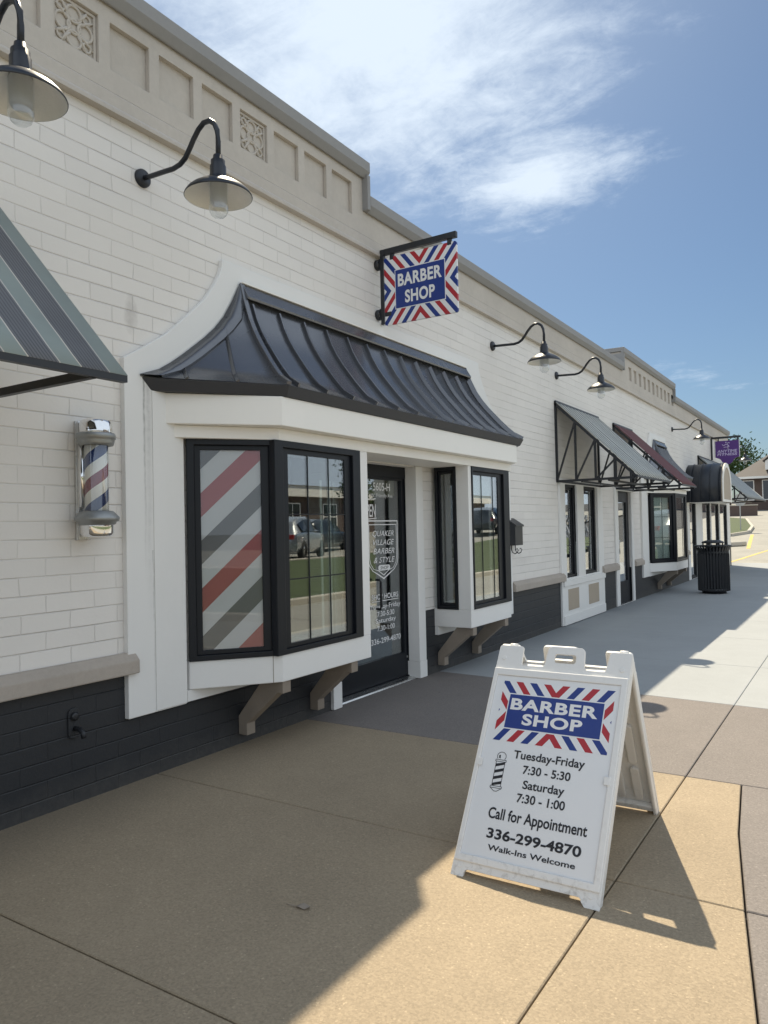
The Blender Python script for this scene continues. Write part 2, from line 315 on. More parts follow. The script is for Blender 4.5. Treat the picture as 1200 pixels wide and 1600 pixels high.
MT['redlamp'] = M('tail_lamp', (0.35, 0.01, 0.01), 0.15)
MT['carsilver'] = M('silver_car_paint', (0.36, 0.38, 0.40), 0.25, metal=0.5, var=0.02, coat=1.0)
MT['cardark'] = M('dark_car_paint', (0.028, 0.034, 0.042), 0.2, metal=0.3, var=0.02, coat=1.0)
MT['carred'] = M('red_car_paint', (0.28, 0.02, 0.025), 0.22, metal=0.2, var=0.02, coat=1.0)
MT['steel'] = M('galvanised_post', (0.40, 0.41, 0.41), 0.5, metal=0.6)

# ------------------------------------------------------------------ mesh helpers
class MB:
    def __init__(s): s.v = []; s.f = []; s.sm = []
    def add(s, vs, fs, smooth=False):
        o = len(s.v); s.v += [V(p) for p in vs]
        for f in fs: s.f.append([i+o for i in f]); s.sm.append(smooth)
        return s
    def box(s, x0, x1, y0, y1, z0, z1):
        return s.hexa([(x0,y0,z0),(x1,y0,z0),(x1,y1,z0),(x0,y1,z0)], [(x0,y0,z1),(x1,y0,z1),(x1,y1,z1),(x0,y1,z1)])
    def hexa(s, b, t):
        n = len(b)
        fs = [list(range(n))[::-1], list(range(n, 2*n))] + [[i, (i+1) % n, n+(i+1) % n, n+i] for i in range(n)]
        return s.add(list(b)+list(t), fs)
    def prism(s, poly, o, u, v, n, t):        # polygon in (u, v), thickness t along n
        o, u, v, n = V(o), V(u), V(v), V(n)
        b = [o+u*p[0]+v*p[1] for p in poly]; tt = [p+n*t for p in b]
        return s.hexa(b, tt)
    def plan(s, pts, z0, z1):                 # plan polygon, counter clockwise
        return s.hexa([(x, y, z0) for x, y in pts], [(x, y, z1) for x, y in pts])
    def bar(s, p, q, a, b=None, up=(0, 0, 1)):  # square bar between two points
        p, q = V(p), V(q); b = b or a; d = (q-p).normalized(); upv = V(up)
        if abs(d.dot(upv)) > 0.98: upv = V((0, 1, 0))
        x = d.cross(upv).normalized(); y = x.cross(d).normalized()
        cs = [(-a/2, -b/2), (a/2, -b/2), (a/2, b/2), (-a/2, b/2)]
        return s.hexa([p+x*i+y*j for i, j in cs], [q+x*i+y*j for i, j in cs])
    def tube(s, pts, r, n=10, caps=True, rect=None, upv=(0, 0, 1)):
        pts = [V(p) for p in pts]; rings = []
        up0 = V(upv); m = len(pts)
        for i, p in enumerate(pts):
            d = ((pts[min(i+1, m-1)]-pts[max(i-1, 0)])).normalized()
            u_ = up0
            if abs(d.dot(u_)) > 0.985: u_ = V((0, 1, 0)) if abs(d.y) < 0.9 else V((1, 0, 0))
            x = d.cross(u_).normalized(); y = x.cross(d).normalized()
            if i and rings:
                pass
            rr = r[i] if isinstance(r, (list, tuple)) else r
            if rect: rings.append([p+x*a+y*b for a, b in rect])
            else: rings.append([p+x*(rr*math.cos(2*math.pi*k/n))+y*(rr*math.sin(2*math.pi*k/n)) for k in range(n)])
        n = len(rings[0]); vs = [q for g in rings for q in g]; fs = []
        for i in range(m-1):
            for k in range(n): fs.append([i*n+k, i*n+(k+1) % n, (i+1)*n+(k+1) % n, (i+1)*n+k])
        s.add(vs, fs, smooth=not rect)
        if caps:
            s.add(rings[0], [list(range(n))[::-1]]); s.add(rings[-1], [list(range(n))])
        return s
    def lathe(s, prof, c, n=32, axis='z', smooth=True, caps=False):
        c = V(c); vs = []; fs = []; m = len(prof)
        for r, h in prof:
            for k in range(n):
                a = 2*math.pi*k/n
                if axis == 'z': vs.append(c+V((r*math.cos(a), r*math.sin(a), h)))
                elif axis == 'x': vs.append(c+V((h, r*math.cos(a), r*math.sin(a))))
                else: vs.append(c+V((r*math.sin(a), h, r*math.cos(a))))
        for i in range(m-1):
            for k in range(n): fs.append([i*n+k, i*n+(k+1) % n, (i+1)*n+(k+1) % n, (i+1)*n+k])
        s.add(vs, fs, smooth)
        if caps and prof[0][0] > 1e-5: s.add(vs[:n], [list(range(n))[::-1]])
        if caps and prof[-1][0] > 1e-5: s.add(vs[-n:], [list(range(n))])
        return s
    def grid(s, P, smooth=False):             # P[i][j] points
        n = len(P[0]); vs = [p for r in P for p in r]; fs = []
        for i in range(len(P)-1):
            for j in range(n-1): fs.append([i*n+j, i*n+j+1, (i+1)*n+j+1, (i+1)*n+j])
        return s.add(vs, fs, smooth)
    def mesh(s, name):
        me = bpy.data.meshes.new(name); me.from_pydata(s.v, [], s.f)
        me.polygons.foreach_set('use_smooth', s.sm)
        bm = bmesh.new(); bm.from_mesh(me); bmesh.ops.remove_doubles(bm, verts=bm.verts, dist=1e-6)
        bmesh.ops.recalc_face_normals(bm, faces=bm.faces); bm.to_mesh(me); bm.free(); return me

def plate_mesh(name, outer, holes, o, u, v, n, t):
    """flat plate with holes: outline and holes in (u, v); front face at o, back at o - n*t"""
    cu_ = bpy.data.curves.new(name, 'CURVE'); cu_.dimensions = '2D'; cu_.fill_mode = 'BOTH'; cu_.extrude = t/2
    for poly in [outer]+list(holes):
        sp_ = cu_.splines.new('POLY'); sp_.points.add(len(poly)-1); sp_.use_cyclic_u = True
        for i, p in enumerate(poly): sp_.points[i].co = (p[0], p[1], 0, 1)
    ob = bpy.data.objects.new('tmp', cu_); C.objects.link(ob)
    dg = bpy.context.evaluated_depsgraph_get(); me = bpy.data.meshes.new_from_object(ob.evaluated_get(dg))
    bpy.data.objects.remove(ob); bpy.data.curves.remove(cu_)
    o, u, v, n = V(o), V(u), V(v), V(n)
    for vt in me.vertices:
        c = vt.co; vt.co = o+u*c.x+v*c.y+n*(c.z-t/2)
    bm = bmesh.new(); bm.from_mesh(me); bmesh.ops.remove_doubles(bm, verts=bm.verts, dist=1e-5)
    bmesh.ops.recalc_face_normals(bm, faces=bm.faces); bm.to_mesh(me); bm.free()
    for p in me.polygons: p.use_smooth = False
    me.name = name; return me

def rect(x0, x1, y0, y1): return [(x0, y0), (x1, y0), (x1, y1), (x0, y1)]

ORG = {}
def thing(name, label, cat, loc=(0, 0, 0), group=None):
    o = bpy.data.objects.new(name, None); C.objects.link(o); o.location = loc; o.empty_display_size = 0.2
    o['label'] = label; o['category'] = cat
    if group: o['group'] = group
    ORG[o] = V(loc); return o
def part(name, geo, m, parent, bevel=0.0, label=None):
    me = geo.mesh(name) if isinstance(geo, MB) else geo
    me.name = name
    org = ORG[parent]
    me.transform(Matrix.Translation(-org))
    o = bpy.data.objects.new(name, me); C.objects.link(o); o.parent = parent; ORG[o] = org
    if not len(me.materials): me.materials.append(MT[m] if isinstance(m, str) else m)
    if bevel:
        b = o.modifiers.new('bevel', 'BEVEL'); b.width = bevel; b.segments = 2; b.limit_method = 'ANGLE'; b.angle_limit = R(40)
    if label: o['label'] = label
    return o
def struct(name, geo, m, kind='structure', bevel=0.0):
    me = geo.mesh(name) if isinstance(geo, MB) else geo
    o = bpy.data.objects.new(name, me); C.objects.link(o); me.materials.append(MT[m]); o['kind'] = kind
    if bevel:
        b = o.modifiers.new('bevel', 'BEVEL'); b.width = bevel; b.segments = 1; b.limit_method = 'ANGLE'; b.angle_limit = R(40)
    return o
def copy_tree(o, loc, label, group=None):
    def rec(a, par):
        c = a.copy(); C.objects.link(c)
        if par is not None: c.parent = par
        for ch in list(a.children): rec(ch, c)
        return c
    r = rec(o, None); r.location = loc; r['label'] = label
    if group: r['group'] = group
    return r

_H = {}
def text(name, body, o, u, v, n, u0, u1, v0, cap, m, parent, bold=0.0, shear=0.0, space=1.0, lift=0.0012):
    def mk(b):
        fc = bpy.data.curves.new('txt', 'FONT'); fc.body = b; fc.size = 1.0; fc.offset = bold; fc.shear = shear; fc.space_character = space; fc.resolution_u = 6
        ob = bpy.data.objects.new('txt', fc); C.objects.link(ob)
        dg = bpy.context.evaluated_depsgraph_get(); me = bpy.data.meshes.new_from_object(ob.evaluated_get(dg))
        bpy.data.objects.remove(ob); bpy.data.curves.remove(fc); return me
    if bold not in _H:
        h = mk('H'); ys = [q.co.y for q in h.vertices]; _H[bold] = (min(ys), max(ys)); bpy.data.meshes.remove(h)
    me = mk(body); xs = [q.co.x for q in me.vertices]; x0, x1 = min(xs), max(xs)
    hb, ht = _H[bold]; sx = (u1-u0)/(x1-x0); sy = cap/(ht-hb)
    o, u, v, n = V(o), V(u), V(v), V(n)
    for q in me.vertices:
        c = q.co.copy(); q.co = o+u*(u0+(c.x-x0)*sx)+v*(v0+(c.y-hb)*sy)+n*lift
    me.materials.clear()
    return part(name, me, m, parent)

# ------------------------------------------------------------------ ground
def terr(x, y):
    h = max(0.0, 0.05*(y-30.0)) if y < 120 else 4.5
    h += 0.075*min(max(x-3.7, 0.0), 6.0)
    return h
def sheet(xs, ys, dz, keep=lambda x, y: True):
    mb = MB(); idx = {}; vs = []; fs = []
    for i, x in enumerate(xs):
        for j, y in enumerate(ys): vs.append((x, y, terr(x, y)+dz))
    n = len(ys)
    for i in range(len(xs)-1):
        for j in range(n-1):
            if keep((xs[i]+xs[i+1])/2, (ys[j]+ys[j+1])/2): fs.append([i*n+j, (i+1)*n+j, (i+1)*n+j+1, i*n+j+1])
    mb.add(vs, fs); return mb
def rng(a, b, s):
    k = max(1, int(round((b-a)/s))); return [a+(b-a)*i/k for i in range(k+1)]
struct('ground', sheet([-400, -120, -60, -30, -4, 0, 3.7, 9.7, 30, 60, 150, 400], [-200, -60, 0, 30, 40, 60, 90, 120, 200, 500], -0.17), 'asphalt')
struct('road', sheet([-40, -20, -8, -3.9, 0.45, 3.48], [-60, 0, 15, 29.3, 30, 34, 40, 44, 50, 60, 70, 85, 105], -0.09, lambda x, y: x > 0.4 or y > 29.3), 'road')
struct('parking_lot', sheet([10.2, 16, 22, 30], [-30, 0, 15, 30, 44, 60, 80], -0.05), 'road')
struct('grass_bank', sheet(rng(3.66, 9.95, 0.8), [-30, -10, 0, 8, 12, 16, 20, 24, 28, 30, 36, 42], 0.02), 'lawn', 'stuff')
struct('kerb', MB().box(3.48, 3.66, -30, 30, -0.14, 0.05).box(10.0, 10.18, -30, 30, 0.3, 0.52), 'kerb', bevel=0.02)
struct('kerb_edge', MB().plan([(0.306, -20), (0.45, -20), (0.45, 28.0), (0.1, 29.3), (-4.2, 29.3), (-4.2, 29.16), (0.02, 29.16), (0.306, 27.95)], -0.14, -0.003), 'kerb', bevel=0.015)
struct('sidewalk_bed', MB().box(-4.3, 0.31, -20, 29.2, -0.15, -0.024), 'bed')
G = 0.0035
def slab(mb, pts, inset=G):
    c = V((sum(p[0] for p in pts)/len(pts), sum(p[1] for p in pts)/len(pts)))
    q = []
    n = len(pts)
    for i in range(n):                         # shrink each side inwards for the joint
        a, b, d = V(pts[i-1]), V(pts[i]), V(pts[(i+1) % n])
        e1 = (b-a).normalized(); e2 = (d-b).normalized()
        n1 = V((-e1.y, e1.x)); n2 = V((-e2.y, e2.x)); k = 1+n1.dot(n2)
        q.append(b+(n1+n2)*(inset/max(k, 0.2)))
    mb.plan([(p.x, p.y) for p in q], -0.15, 0.0)
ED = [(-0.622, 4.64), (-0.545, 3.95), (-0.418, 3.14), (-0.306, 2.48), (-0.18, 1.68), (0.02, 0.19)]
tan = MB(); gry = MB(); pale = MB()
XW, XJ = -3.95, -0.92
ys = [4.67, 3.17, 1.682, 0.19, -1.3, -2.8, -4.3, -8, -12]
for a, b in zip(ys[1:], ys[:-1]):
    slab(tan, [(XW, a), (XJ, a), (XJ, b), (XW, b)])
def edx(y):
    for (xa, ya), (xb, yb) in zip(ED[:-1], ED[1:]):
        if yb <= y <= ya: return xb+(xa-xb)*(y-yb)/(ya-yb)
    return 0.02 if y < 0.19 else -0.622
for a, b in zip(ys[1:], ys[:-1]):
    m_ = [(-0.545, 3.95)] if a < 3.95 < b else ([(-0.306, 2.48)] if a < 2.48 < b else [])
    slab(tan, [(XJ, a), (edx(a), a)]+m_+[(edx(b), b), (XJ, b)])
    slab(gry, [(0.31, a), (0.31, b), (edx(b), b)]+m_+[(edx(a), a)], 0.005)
def yb(x): return 6.59+(x+0.0)*(-0.075)
slab(gry, [(XW, 4.67), (XJ, 4.67), (XJ, yb(XJ)), (XW, yb(XW))])
slab(gry, [(XJ, 4.67), (0.31, 4.67), (0.31, yb(0.31)), (XJ, yb(XJ))])
yy = [None, 8.47, 10.45, 12.3, 15.2, 17.2, 19.2, 21.2, 23.2, 25.2, 27.2, 29.15]
for k in range(len(yy)-1):
    a0, a1 = (yb(XW), yb(XJ)) if k == 0 else (yy[k]+0.1, yy[k])
    b0, b1 = yy[k+1]+0.1, yy[k+1]
    a2 = yb(0.31) if k == 0 else yy[k]-0.04
    slab(pale, [(XW, a0), (XJ, a1), (XJ, b1), (XW, b0)], 0.002 if k not in (3,) else 0.003)
    slab(pale, [(XJ, a1), (0.31, a2), (0.31, b1-0.04), (XJ, b1)], 0.002)
struct('sidewalk_tan', tan, 'slab_tan', bevel=0.004)
struct('sidewalk_grey', gry, 'slab_grey', bevel=0.004)
struct('sidewalk_pale', pale, 'slab_pale', bevel=0.004)

def strip(name, pts, wd, m, dz=-0.085, kind='structure'):
    mb = MB(); rows = []
    for i, p in enumerate(pts):
        a = V(pts[max(i-1, 0)]); b = V(pts[min(i+1, len(pts)-1)]); d = (b-a).normalized(); nn_ = V((-d.y, d.x))*wd/2
        L_ = V(p)+nn_; R_ = V(p)-nn_
        rows.append([(L_.x, L_.y, terr(L_.x, L_.y)+dz), (R_.x, R_.y, terr(R_.x, R_.y)+dz)])
    mb.grid(rows); return struct(name, mb, m, kind)
strip('road_marking', [(-4.35, 30.1), (-4.0, 32.0), (-3.65, 34.4), (-3.3, 36.5)], 0.13, 'yellow')
strip('road_marking', [(-4.3, 36.8), (-4.6, 40), (-5.15, 46)], 0.16, 'yellow')
isl = [(-6.1, 44.8), (-5.45, 47.0), (-5.8, 52), (-7.3, 62), (-8.8, 64.5), (-20, 60), (-20, 46)]
struct('grass_island', MB().add([(x, y, terr(x, y)+0.06) for x, y in isl], [list(range(len(isl)))]), 'lawn', 'stuff')
iso = MB()
ring = isl+[isl[0]]
for a, b in zip(ring[:-1], ring[1:]):
    iso.bar((a[0], a[1], terr(*a)-0.03), (b[0], b[1], terr(*b)-0.03), 0.16, 0.2)
struct('island_kerb', iso, 'kerb')
struct('traffic_kerb', MB().bar((-6.0, 37.4, terr(0, 37.4)+0.02), (-4.6, 38.4, terr(0, 38.4)+0.02), 0.3, 0.2), 'kerb', bevel=0.03)

# ------------------------------------------------------------------ the shop building
W = -3.76; TX = -3.72
UY, UZ, NX = (0, 1, 0), (0, 0, 1), (1, 0, 0)
bld = thing('commercial_building', 'long single storey white painted brick shop row with stone parapet and dark base', 'building', (W, 5.85, 0))
Y0, Y1 = -6.0, 27.65
O_white = [rect(3.50, 4.98, 0.67, 2.112), rect(6.86, 8.18, 0.67, 2.112), rect(16.12, 18.15, 0.67, 2.112)]
O_full = [(5.06, 6.52, 2.112), (10.86, 12.46, 2.115), (13.72, 14.66, 2.115), (20.46, 27.0, 2.06)]
zb = 0.66
out = [(Y0, zb)]
for a, b, zt in O_full: out += [(a, zb), (a, zt), (b, zt), (b, zb)]
out += [(Y1, zb), (Y1, 4.04), (Y0, 4.04)]
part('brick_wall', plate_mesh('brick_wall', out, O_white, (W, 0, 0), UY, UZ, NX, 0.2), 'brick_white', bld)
prev = Y0
for a, b in [(5.06, 6.52), (10.80, 12.52), (13.66, 14.72), (20.3, 27.0), (Y1, Y1)]:
    part('base_wall', MB().box(W-0.2, W+0.003, prev, a, -0.02, zb), 'brick_dark', bld); prev = b
for a, b in [(Y0, 2.99), (8.80, 10.70), (12.64, 13.60), (14.80, 15.42), (18.9, 20.2)]:
    sill = MB().prism([(0, 0.665), (0.075, 0.665), (0.075, 0.745), (0.03, 0.79), (0, 0.79)], (W+0.0005, a, 0), (1, 0, 0), (0, 0, 1), (0, 1, 0), b-a)
    part('sill_band', sill, 'sill', bld, 0.008)
# cornice and parapet
HI, LO = 4.84, 4.54
cor = MB()
prof = [(-0.3, 4.04), (0.055, 4.04), (0.055, 4.065), (0.035, 4.09), (0.035, 4.165), (0.02, 4.18), (-0.3, 4.18)]
cor.prism(prof, (W, Y0, 0), (1, 0, 0), (0, 0, 1), (0, 1, 0), Y1-Y0)
part('cornice', cor, 'stone', bld, 0.004)
XF = W+0.02
face = [(Y0, 4.18), (Y1-0.05, 4.18), (Y1-0.05, 4.46), (18.87, 4.46), (18.87, 4.76), (14.3, 4.76), (14.3, 4.46), (5.60, 4.46), (5.60, 4.76), (Y0, 4.76)]
holes = []; relief = []
for k in range(-24, 7):
    a = 5.127+0.3745*(k-6)
    if a > Y0+0.2:
        holes.append(rect(a, a+0.293, 4.315, 4.605))
        if k in (3, -1, -5, -9): relief.append(a)
for k in range(11):
    a = 14.80+0.3875*k; holes.append(rect(a, a+0.22, 4.30, 4.56))
par = part('parapet', plate_mesh('parapet', face, holes, (XF, 0, 0), UY, UZ, NX, 0.035), 'stone', bld, 0.004)
part('parapet_back', MB().prism(face, (W-0.30, 0, 0), UY, UZ, NX, 0.30-0.0152), 'stone', bld)
cop = MB()
for a, b, z in [(Y0, 5.63, HI), (5.63, 14.27, LO), (14.27, 18.9, HI), (18.9, Y1, LO)]:
    cop.prism([(-0.34, z-0.075), (0.02, z-0.075), (0.03, z-0.145), (0.045, z-0.145), (0.085, z-0.09), (0.085, z), (-0.34, z+0.01)], (W, a, 0), (1, 0, 0), (0, 0, 1), (0, 1, 0), b-a)
cop.box(W-0.34, W+0.083, 5.585, 5.632, LO-0.14, HI-0.12); cop.box(W-0.34, W+0.083, 14.268, 14.315, LO-0.14, HI-0.12); cop.box(W-0.34, W+0.083, 18.855, 18.902, LO-0.14, HI-0.12)
part('coping', cop, 'coping', bld, 0.006)
for a in relief:                                # carved quatrefoil squares
    mb = MB(); cy, cz, xx = a+0.1465, 4.46, XF-0.034
    ring_ = lambda y_, z_, r_, t_: mb.tube([(xx+0.004, y_+r_*math.cos(q*math.pi/12), z_+r_*math.sin(q*math.pi/12)) for q in range(25)], t_, 6, False, upv=(1, 0, 0))
    ring_(cy, cz, 0.042, 0.008)
    for q in range(4):
        aa = q*math.pi/2+math.pi/4*0
        ring_(cy+0.074*math.cos(aa), cz+0.074*math.sin(aa), 0.048, 0.009)
        ac = aa+math.pi/4
        ring_(cy+0.118*math.cos(ac), cz+0.118*math.sin(ac), 0.026, 0.008)
        for s_ in (-1, 1):
            mb.tube([(xx+0.004, cy+0.05*math.cos(ac+0.3*s_), cz+0.05*math.sin(ac+0.3*s_)), (xx+0.008, cy+0.10*math.cos(ac+0.16*s_), cz+0.10*math.sin(ac+0.16*s_)), (xx+0.004, cy+0.165*math.cos(ac+0.2*s_), cz+0.165*math.sin(ac+0.2*s_))], [0.006, 0.010, 0.005], 6)
    for q in (rect(a+0.004, a+0.289, 4.319, 4.335), rect(a+0.004, a+0.289, 4.585, 4.601), rect(a+0.004, a+0.020, 4.335, 4.585), rect(a+0.273, a+0.289, 4.335, 4.585)):
        mb.prism(q, (xx-0.001, 0, 0), UY, UZ, NX, 0.014)
    part('relief_panel', mb, 'stone', bld)
part('flat_roof', MB().box(-16, W-0.345, Y0, Y1, 4.1, 4.3), 'asphalt', bld)
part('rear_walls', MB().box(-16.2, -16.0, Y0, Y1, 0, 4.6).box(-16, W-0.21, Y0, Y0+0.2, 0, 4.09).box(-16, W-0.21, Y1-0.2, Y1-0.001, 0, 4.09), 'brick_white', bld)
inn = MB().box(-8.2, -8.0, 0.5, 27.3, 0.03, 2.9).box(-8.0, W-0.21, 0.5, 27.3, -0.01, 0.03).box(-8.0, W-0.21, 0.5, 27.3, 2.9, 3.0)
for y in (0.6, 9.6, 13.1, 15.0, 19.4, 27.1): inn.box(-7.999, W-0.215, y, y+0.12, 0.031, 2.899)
part('interior', inn, 'interior', bld)

def window(name, A, B, s0, s1, z0, z1, lw, rw, bw, tw, parent, fd=0.055, sash=0.03, glassmat='glass', proud=0.012, muntin=None, gdepth=0.045):
    """black framed window on the plan segment A-B between s0 and s1"""
    A3, B3 = V((A[0], A[1], 0)), V((B[0], B[1], 0)); u = (B3-A3).normalized(); n = u.cross(V((0, 0, 1)))
    h = rect(s0+lw*0.55, s1-rw*0.55, z0+bw*0.55, z1-tw*0.55)
    f = part('window_frame', plate_mesh(name, rect(s0, s1, z0, z1), [h], A3+n*proud, u, UZ, n, fd), 'black', parent, 0.004)
    part('sash', plate_mesh('sash', rect(s0+lw*0.55+0.0005, s1-rw*0.55-0.0005, z0+bw*0.55+0.0005, z1-tw*0.55-0.0005), [rect(s0+lw, s1-rw, z0+bw, z1-tw)], A3-n*0.012, u, UZ, n, 0.04), 'black', f, 0.003)
    part('pane', MB().prism(rect(s0+lw-0.006, s1-rw+0.006, z0+bw-0.006, z1-tw+0.006), A3-n*(0.026), u, UZ, n, 0.006), glassmat, f)
    if muntin:
        mb = MB(); us, zs = muntin
        for x in us: mb.prism(rect(s0+lw+(s1-s0-lw-rw)*x-0.0045, s0+lw+(s1-s0-lw-rw)*x+0.0045, z0+bw-0.005, z1-tw+0.005), A3-n*0.0195, u, UZ, n, 0.005)
        for x in zs: mb.prism(rect(s0+lw-0.005, s1-rw+0.005, z0+bw+(z1-z0-bw-tw)*x-0.004, z0+bw+(z1-z0-bw-tw)*x+0.004), A3-n*0.0193, u, UZ, n, 0.004)
        part('muntin', mb, 'black', f)
    return f, A3, u, n

def bracket(y, parent):
    prof_ = [(0.004, 0.07), (0.085, 0.07), (0.085, 0.155), (0.37, 0.395), (0.42, 0.395), (0.42, 0.476), (0.235, 0.476), (0.004, 0.20)]
    w_ = 0.085
    part('bracket', MB().prism(prof_, (W, y, 0), (1, 0, 0), (0, 0, 1), (0, 1, 0), w_), 'timber', parent, 0.005)

Zf, Zs, Zt = 0.478, 0.66, 2.12
# ---- surround of the shop front, with swept shoulders
curve_l = [(2.93, 2.573), (3.065, 2.655), (3.27, 2.79), (3.48, 2.978), (3.60, 3.09), (3.69, 3.21), (3.745, 3.30), (3.768, 3.36), (3.775, 3.418)]
def shift(l, d): return [(y+d, z) for y, z in l]
def surround(cy, dy, yl_in, yr_in):
    L_ = shift(curve_l, dy); Rr = [(2*cy-y, z) for y, z in reversed(L_)]
    outl = [(L_[0][0], 0.394)]+L_+Rr+[(Rr[-1][0], 0.394), (yr_in, 0.394), (yr_in, 2.2), (yl_in, 2.2), (yl_in, 0.394)]
    mesh = plate_mesh('trim_surround', outl, [], (TX, 0, 0), UY, UZ, NX, TX-W-0.0002)
    return part('trim_surround', mesh, 'trim_streaked', bld, 0.005)
sur = surround(5.85, 0.0, 3.385, 8.32)
part('batten', MB().box(TX, TX+0.006, 3.135, 3.385, 0.402, 2.40), 'trim', sur, 0.003)
sur3 = surround(17.05, 12.52, 15.96, 18.15)
# ---- bay windows
def bay(pts, segs, yl0):
    """pts: plan polyline wall -> front -> wall"""
    body = MB()
    poly = [(TX-0.1, pts[0][1])]+[p for p in pts]+[(TX-0.1, pts[-1][1])]
    poly = [(p[0], p[1]) for p in poly][::-1]
    body.plan(poly, Zf, Zs)
    return body
def strip_plate(mb, A, B, s0, s1, z0, z1, th=0.06, out=0.0):
    A3, B3 = V((A[0], A[1], 0)), V((B[0], B[1], 0)); u = (B3-A3).normalized(); n = u.cross(V((0, 0, 1)))
    mb.prism(rect(s0, s1, z0, z1), A3+n*(out-th), u, UZ, n, th)
# left bay
A, B, Cc, D = (TX, 3.41), (-3.325, 3.88), (-3.325, 4.955), (TX, 4.955)
b1 = part('bay_window', bay([A, B, Cc, D], None, 0), 'trim', bld, 0.006)
part('apron_board', MB().box(W+0.004, TX+0.002, 3.39, 4.62, 0.405, 0.4765), 'trim', b1)
part('seam', MB().prism(rect(0.545, 0.549, Zf, Zs), V((A[0], A[1], 0))+V((0.76, -0.64, 0)).normalized()*0.0005, V((B[0]-A[0], B[1]-A[1], 0)).normalized(), UZ, V((0.76, -0.64, 0)).normalized(), 0.001), 'timber', b1)
AL = (V(B)-V(A)).length
f, A3, u, n = window('bay_side_window', A, B, 0.0, AL-0.0, Zs, Zt, 0.09, 0.125, 0.065, 0.07, b1, glassmat='glass_film')
dec = MB().prism(rect(0.088, AL-0.123, Zs+0.063, Zt-0.068), A3-n*0.036, u, UZ, n, 0.004)
t = NT('striped_window_film'); pos = t.coord('pos'); s = t.new('ShaderNodeSeparateXYZ'); t.lk(pos, s.inputs[0])
uu = t.math('ADD', t.math('MULTIPLY', t.math('SUBTRACT', s.outputs[0], A[0]), u.x), t.math('MULTIPLY', t.math('SUBTRACT', s.outputs[1], A[1]), u.y))
x = t.math('SUBTRACT', t.math('SUBTRACT', s.outputs[2], t.math('MULTIPLY', t.math('SUBTRACT', uu, 0.09), 0.96)), 0.817)
f_ = t.math('FRACT', t.math('ADD', t.math('DIVIDE', x, 0.63), 10))
GY, RD, WT = (0.125, 0.125, 0.125), (0.34, 0.075, 0.075), (0.56, 0.56, 0.56)
c = t.ramp(f_, [(0.0, WT), (0.245, RD), (0.50, WT), (0.748, GY)], 'CONSTANT')
t.lk(c, t.b.inputs['Base Color']); t.b.inputs['Roughness'].default_value = 0.35
part('striped_film', dec, t.m, f)
FL = Cc[1]-B[1]
f, A3, u, n = window('bay_front_window', B, Cc, -0.06, FL-0.115, Zs, Zt, 0.165, 0.185, 0.065, 0.085, b1, muntin=([0.33, 0.70], [0.335, 0.68]), gdepth=0.06)
wp = MB(); strip_plate(wp, B, Cc, FL-0.114, FL, Zs, Zt, 0.10)
wp.box(TX, -3.426, 4.855, 4.955, Zs, Zt)
part('corner_post', wp, 'trim', b1, 0.004)
for a, b in ((4.50, 4.525), (4.60, 4.64), (4.67, 4.745)): part('curtain', MB().box(-3.47, -3.46, a, b, 0.70, 1.88), 'blind', b1)
for y in (3.89, 4.70): bracket(y, b1)
# right bay
A, B, Cc, D = (TX, 6.79), (-3.335, 6.79), (-3.335, 7.80), (TX, 8.26)
b2 = part('bay_window', bay([A, B, Cc, D], None, 0), 'trim', bld, 0.006)
part('apron_board', MB().box(W+0.004, TX+0.002, 6.79, 8.2, 0.39, 0.4765), 'trim', b2)
AB = 0.385
# side facing the door
f, A3, u, n = window('bay_side_window', A, B, 0.0, 0.245, Zs, Zt, 0.06, 0.05, 0.065, 0.07, b2)
wp = MB(); strip_plate(wp, A, B, 0.2455, AB, Zs, Zt, 0.06)
strip_plate(wp, B, Cc, 0.0605, 0.070, Zs, Zt, 0.0595, 0.0)
part('corner_post', wp, 'trim', b2, 0.003)
f, A3, u, n = window('bay_front_window', B, Cc, 0.0705, 1.0, Zs, Zt, 0.04, 0.25, 0.075, 0.085, b2, muntin=([0.36, 0.80], []), gdepth=0.05)
part('roller_blind', MB().box(-3.43, -3.42, 6.90, 7.62, 1.80, 2.06), 'blind', b2)
part('curtain', MB().box(-3.45, -3.44, 7.56, 7.62, 0.72, 1.78), 'blind', b2)
f, A3, u, n = window('bay_side_window', Cc, D, 0.0, (V(D)-V(Cc)).length-0.03, Zs, Zt, 0.09, 0.09, 0.065, 0.07, b2)
for y in (6.835, 7.64): bracket(y, b2)
# far bay
A, B, Cc, D = (TX, 15.98), (-3.325, 16.68), (-3.325, 17.86), (TX, 18.2)
b3 = part('bay_window', bay([A, B, Cc, D], None, 0), 'trim', bld, 0.006)
part('apron_board', MB().box(W+0.004, TX+0.002, 15.97, 18.1, 0.39, 0.4765), 'trim', b3)
f, A3, u, n = window('bay_side_window', A, B, 0.06, (V(B)-V(A)).length, Zs, Zt, 0.12, 0.16, 0.09, 0.09, b3, muntin=([0.5], [0.34, 0.68]), gdepth=0.03)
part('blind', MB().prism(rect(0.17, 0.65, 0.74, 2.04), A3-n*0.065, u, UZ, n, 0.008), 'blind', b3)
f, A3, u, n = window('bay_front_window', B, Cc, -0.03, 1.15, Zs, Zt, 0.14, 0.22, 0.09, 0.09, b3, muntin=([0.8], [0.5]), gdepth=0.03)
f, A3, u, n = window('bay_side_window', Cc, D, 0.0, (V(D)-V(Cc)).length-0.03, Zs, Zt, 0.09, 0.09, 0.065, 0.07, b3)
for y in (16.75, 17.7): bracket(y, b3)

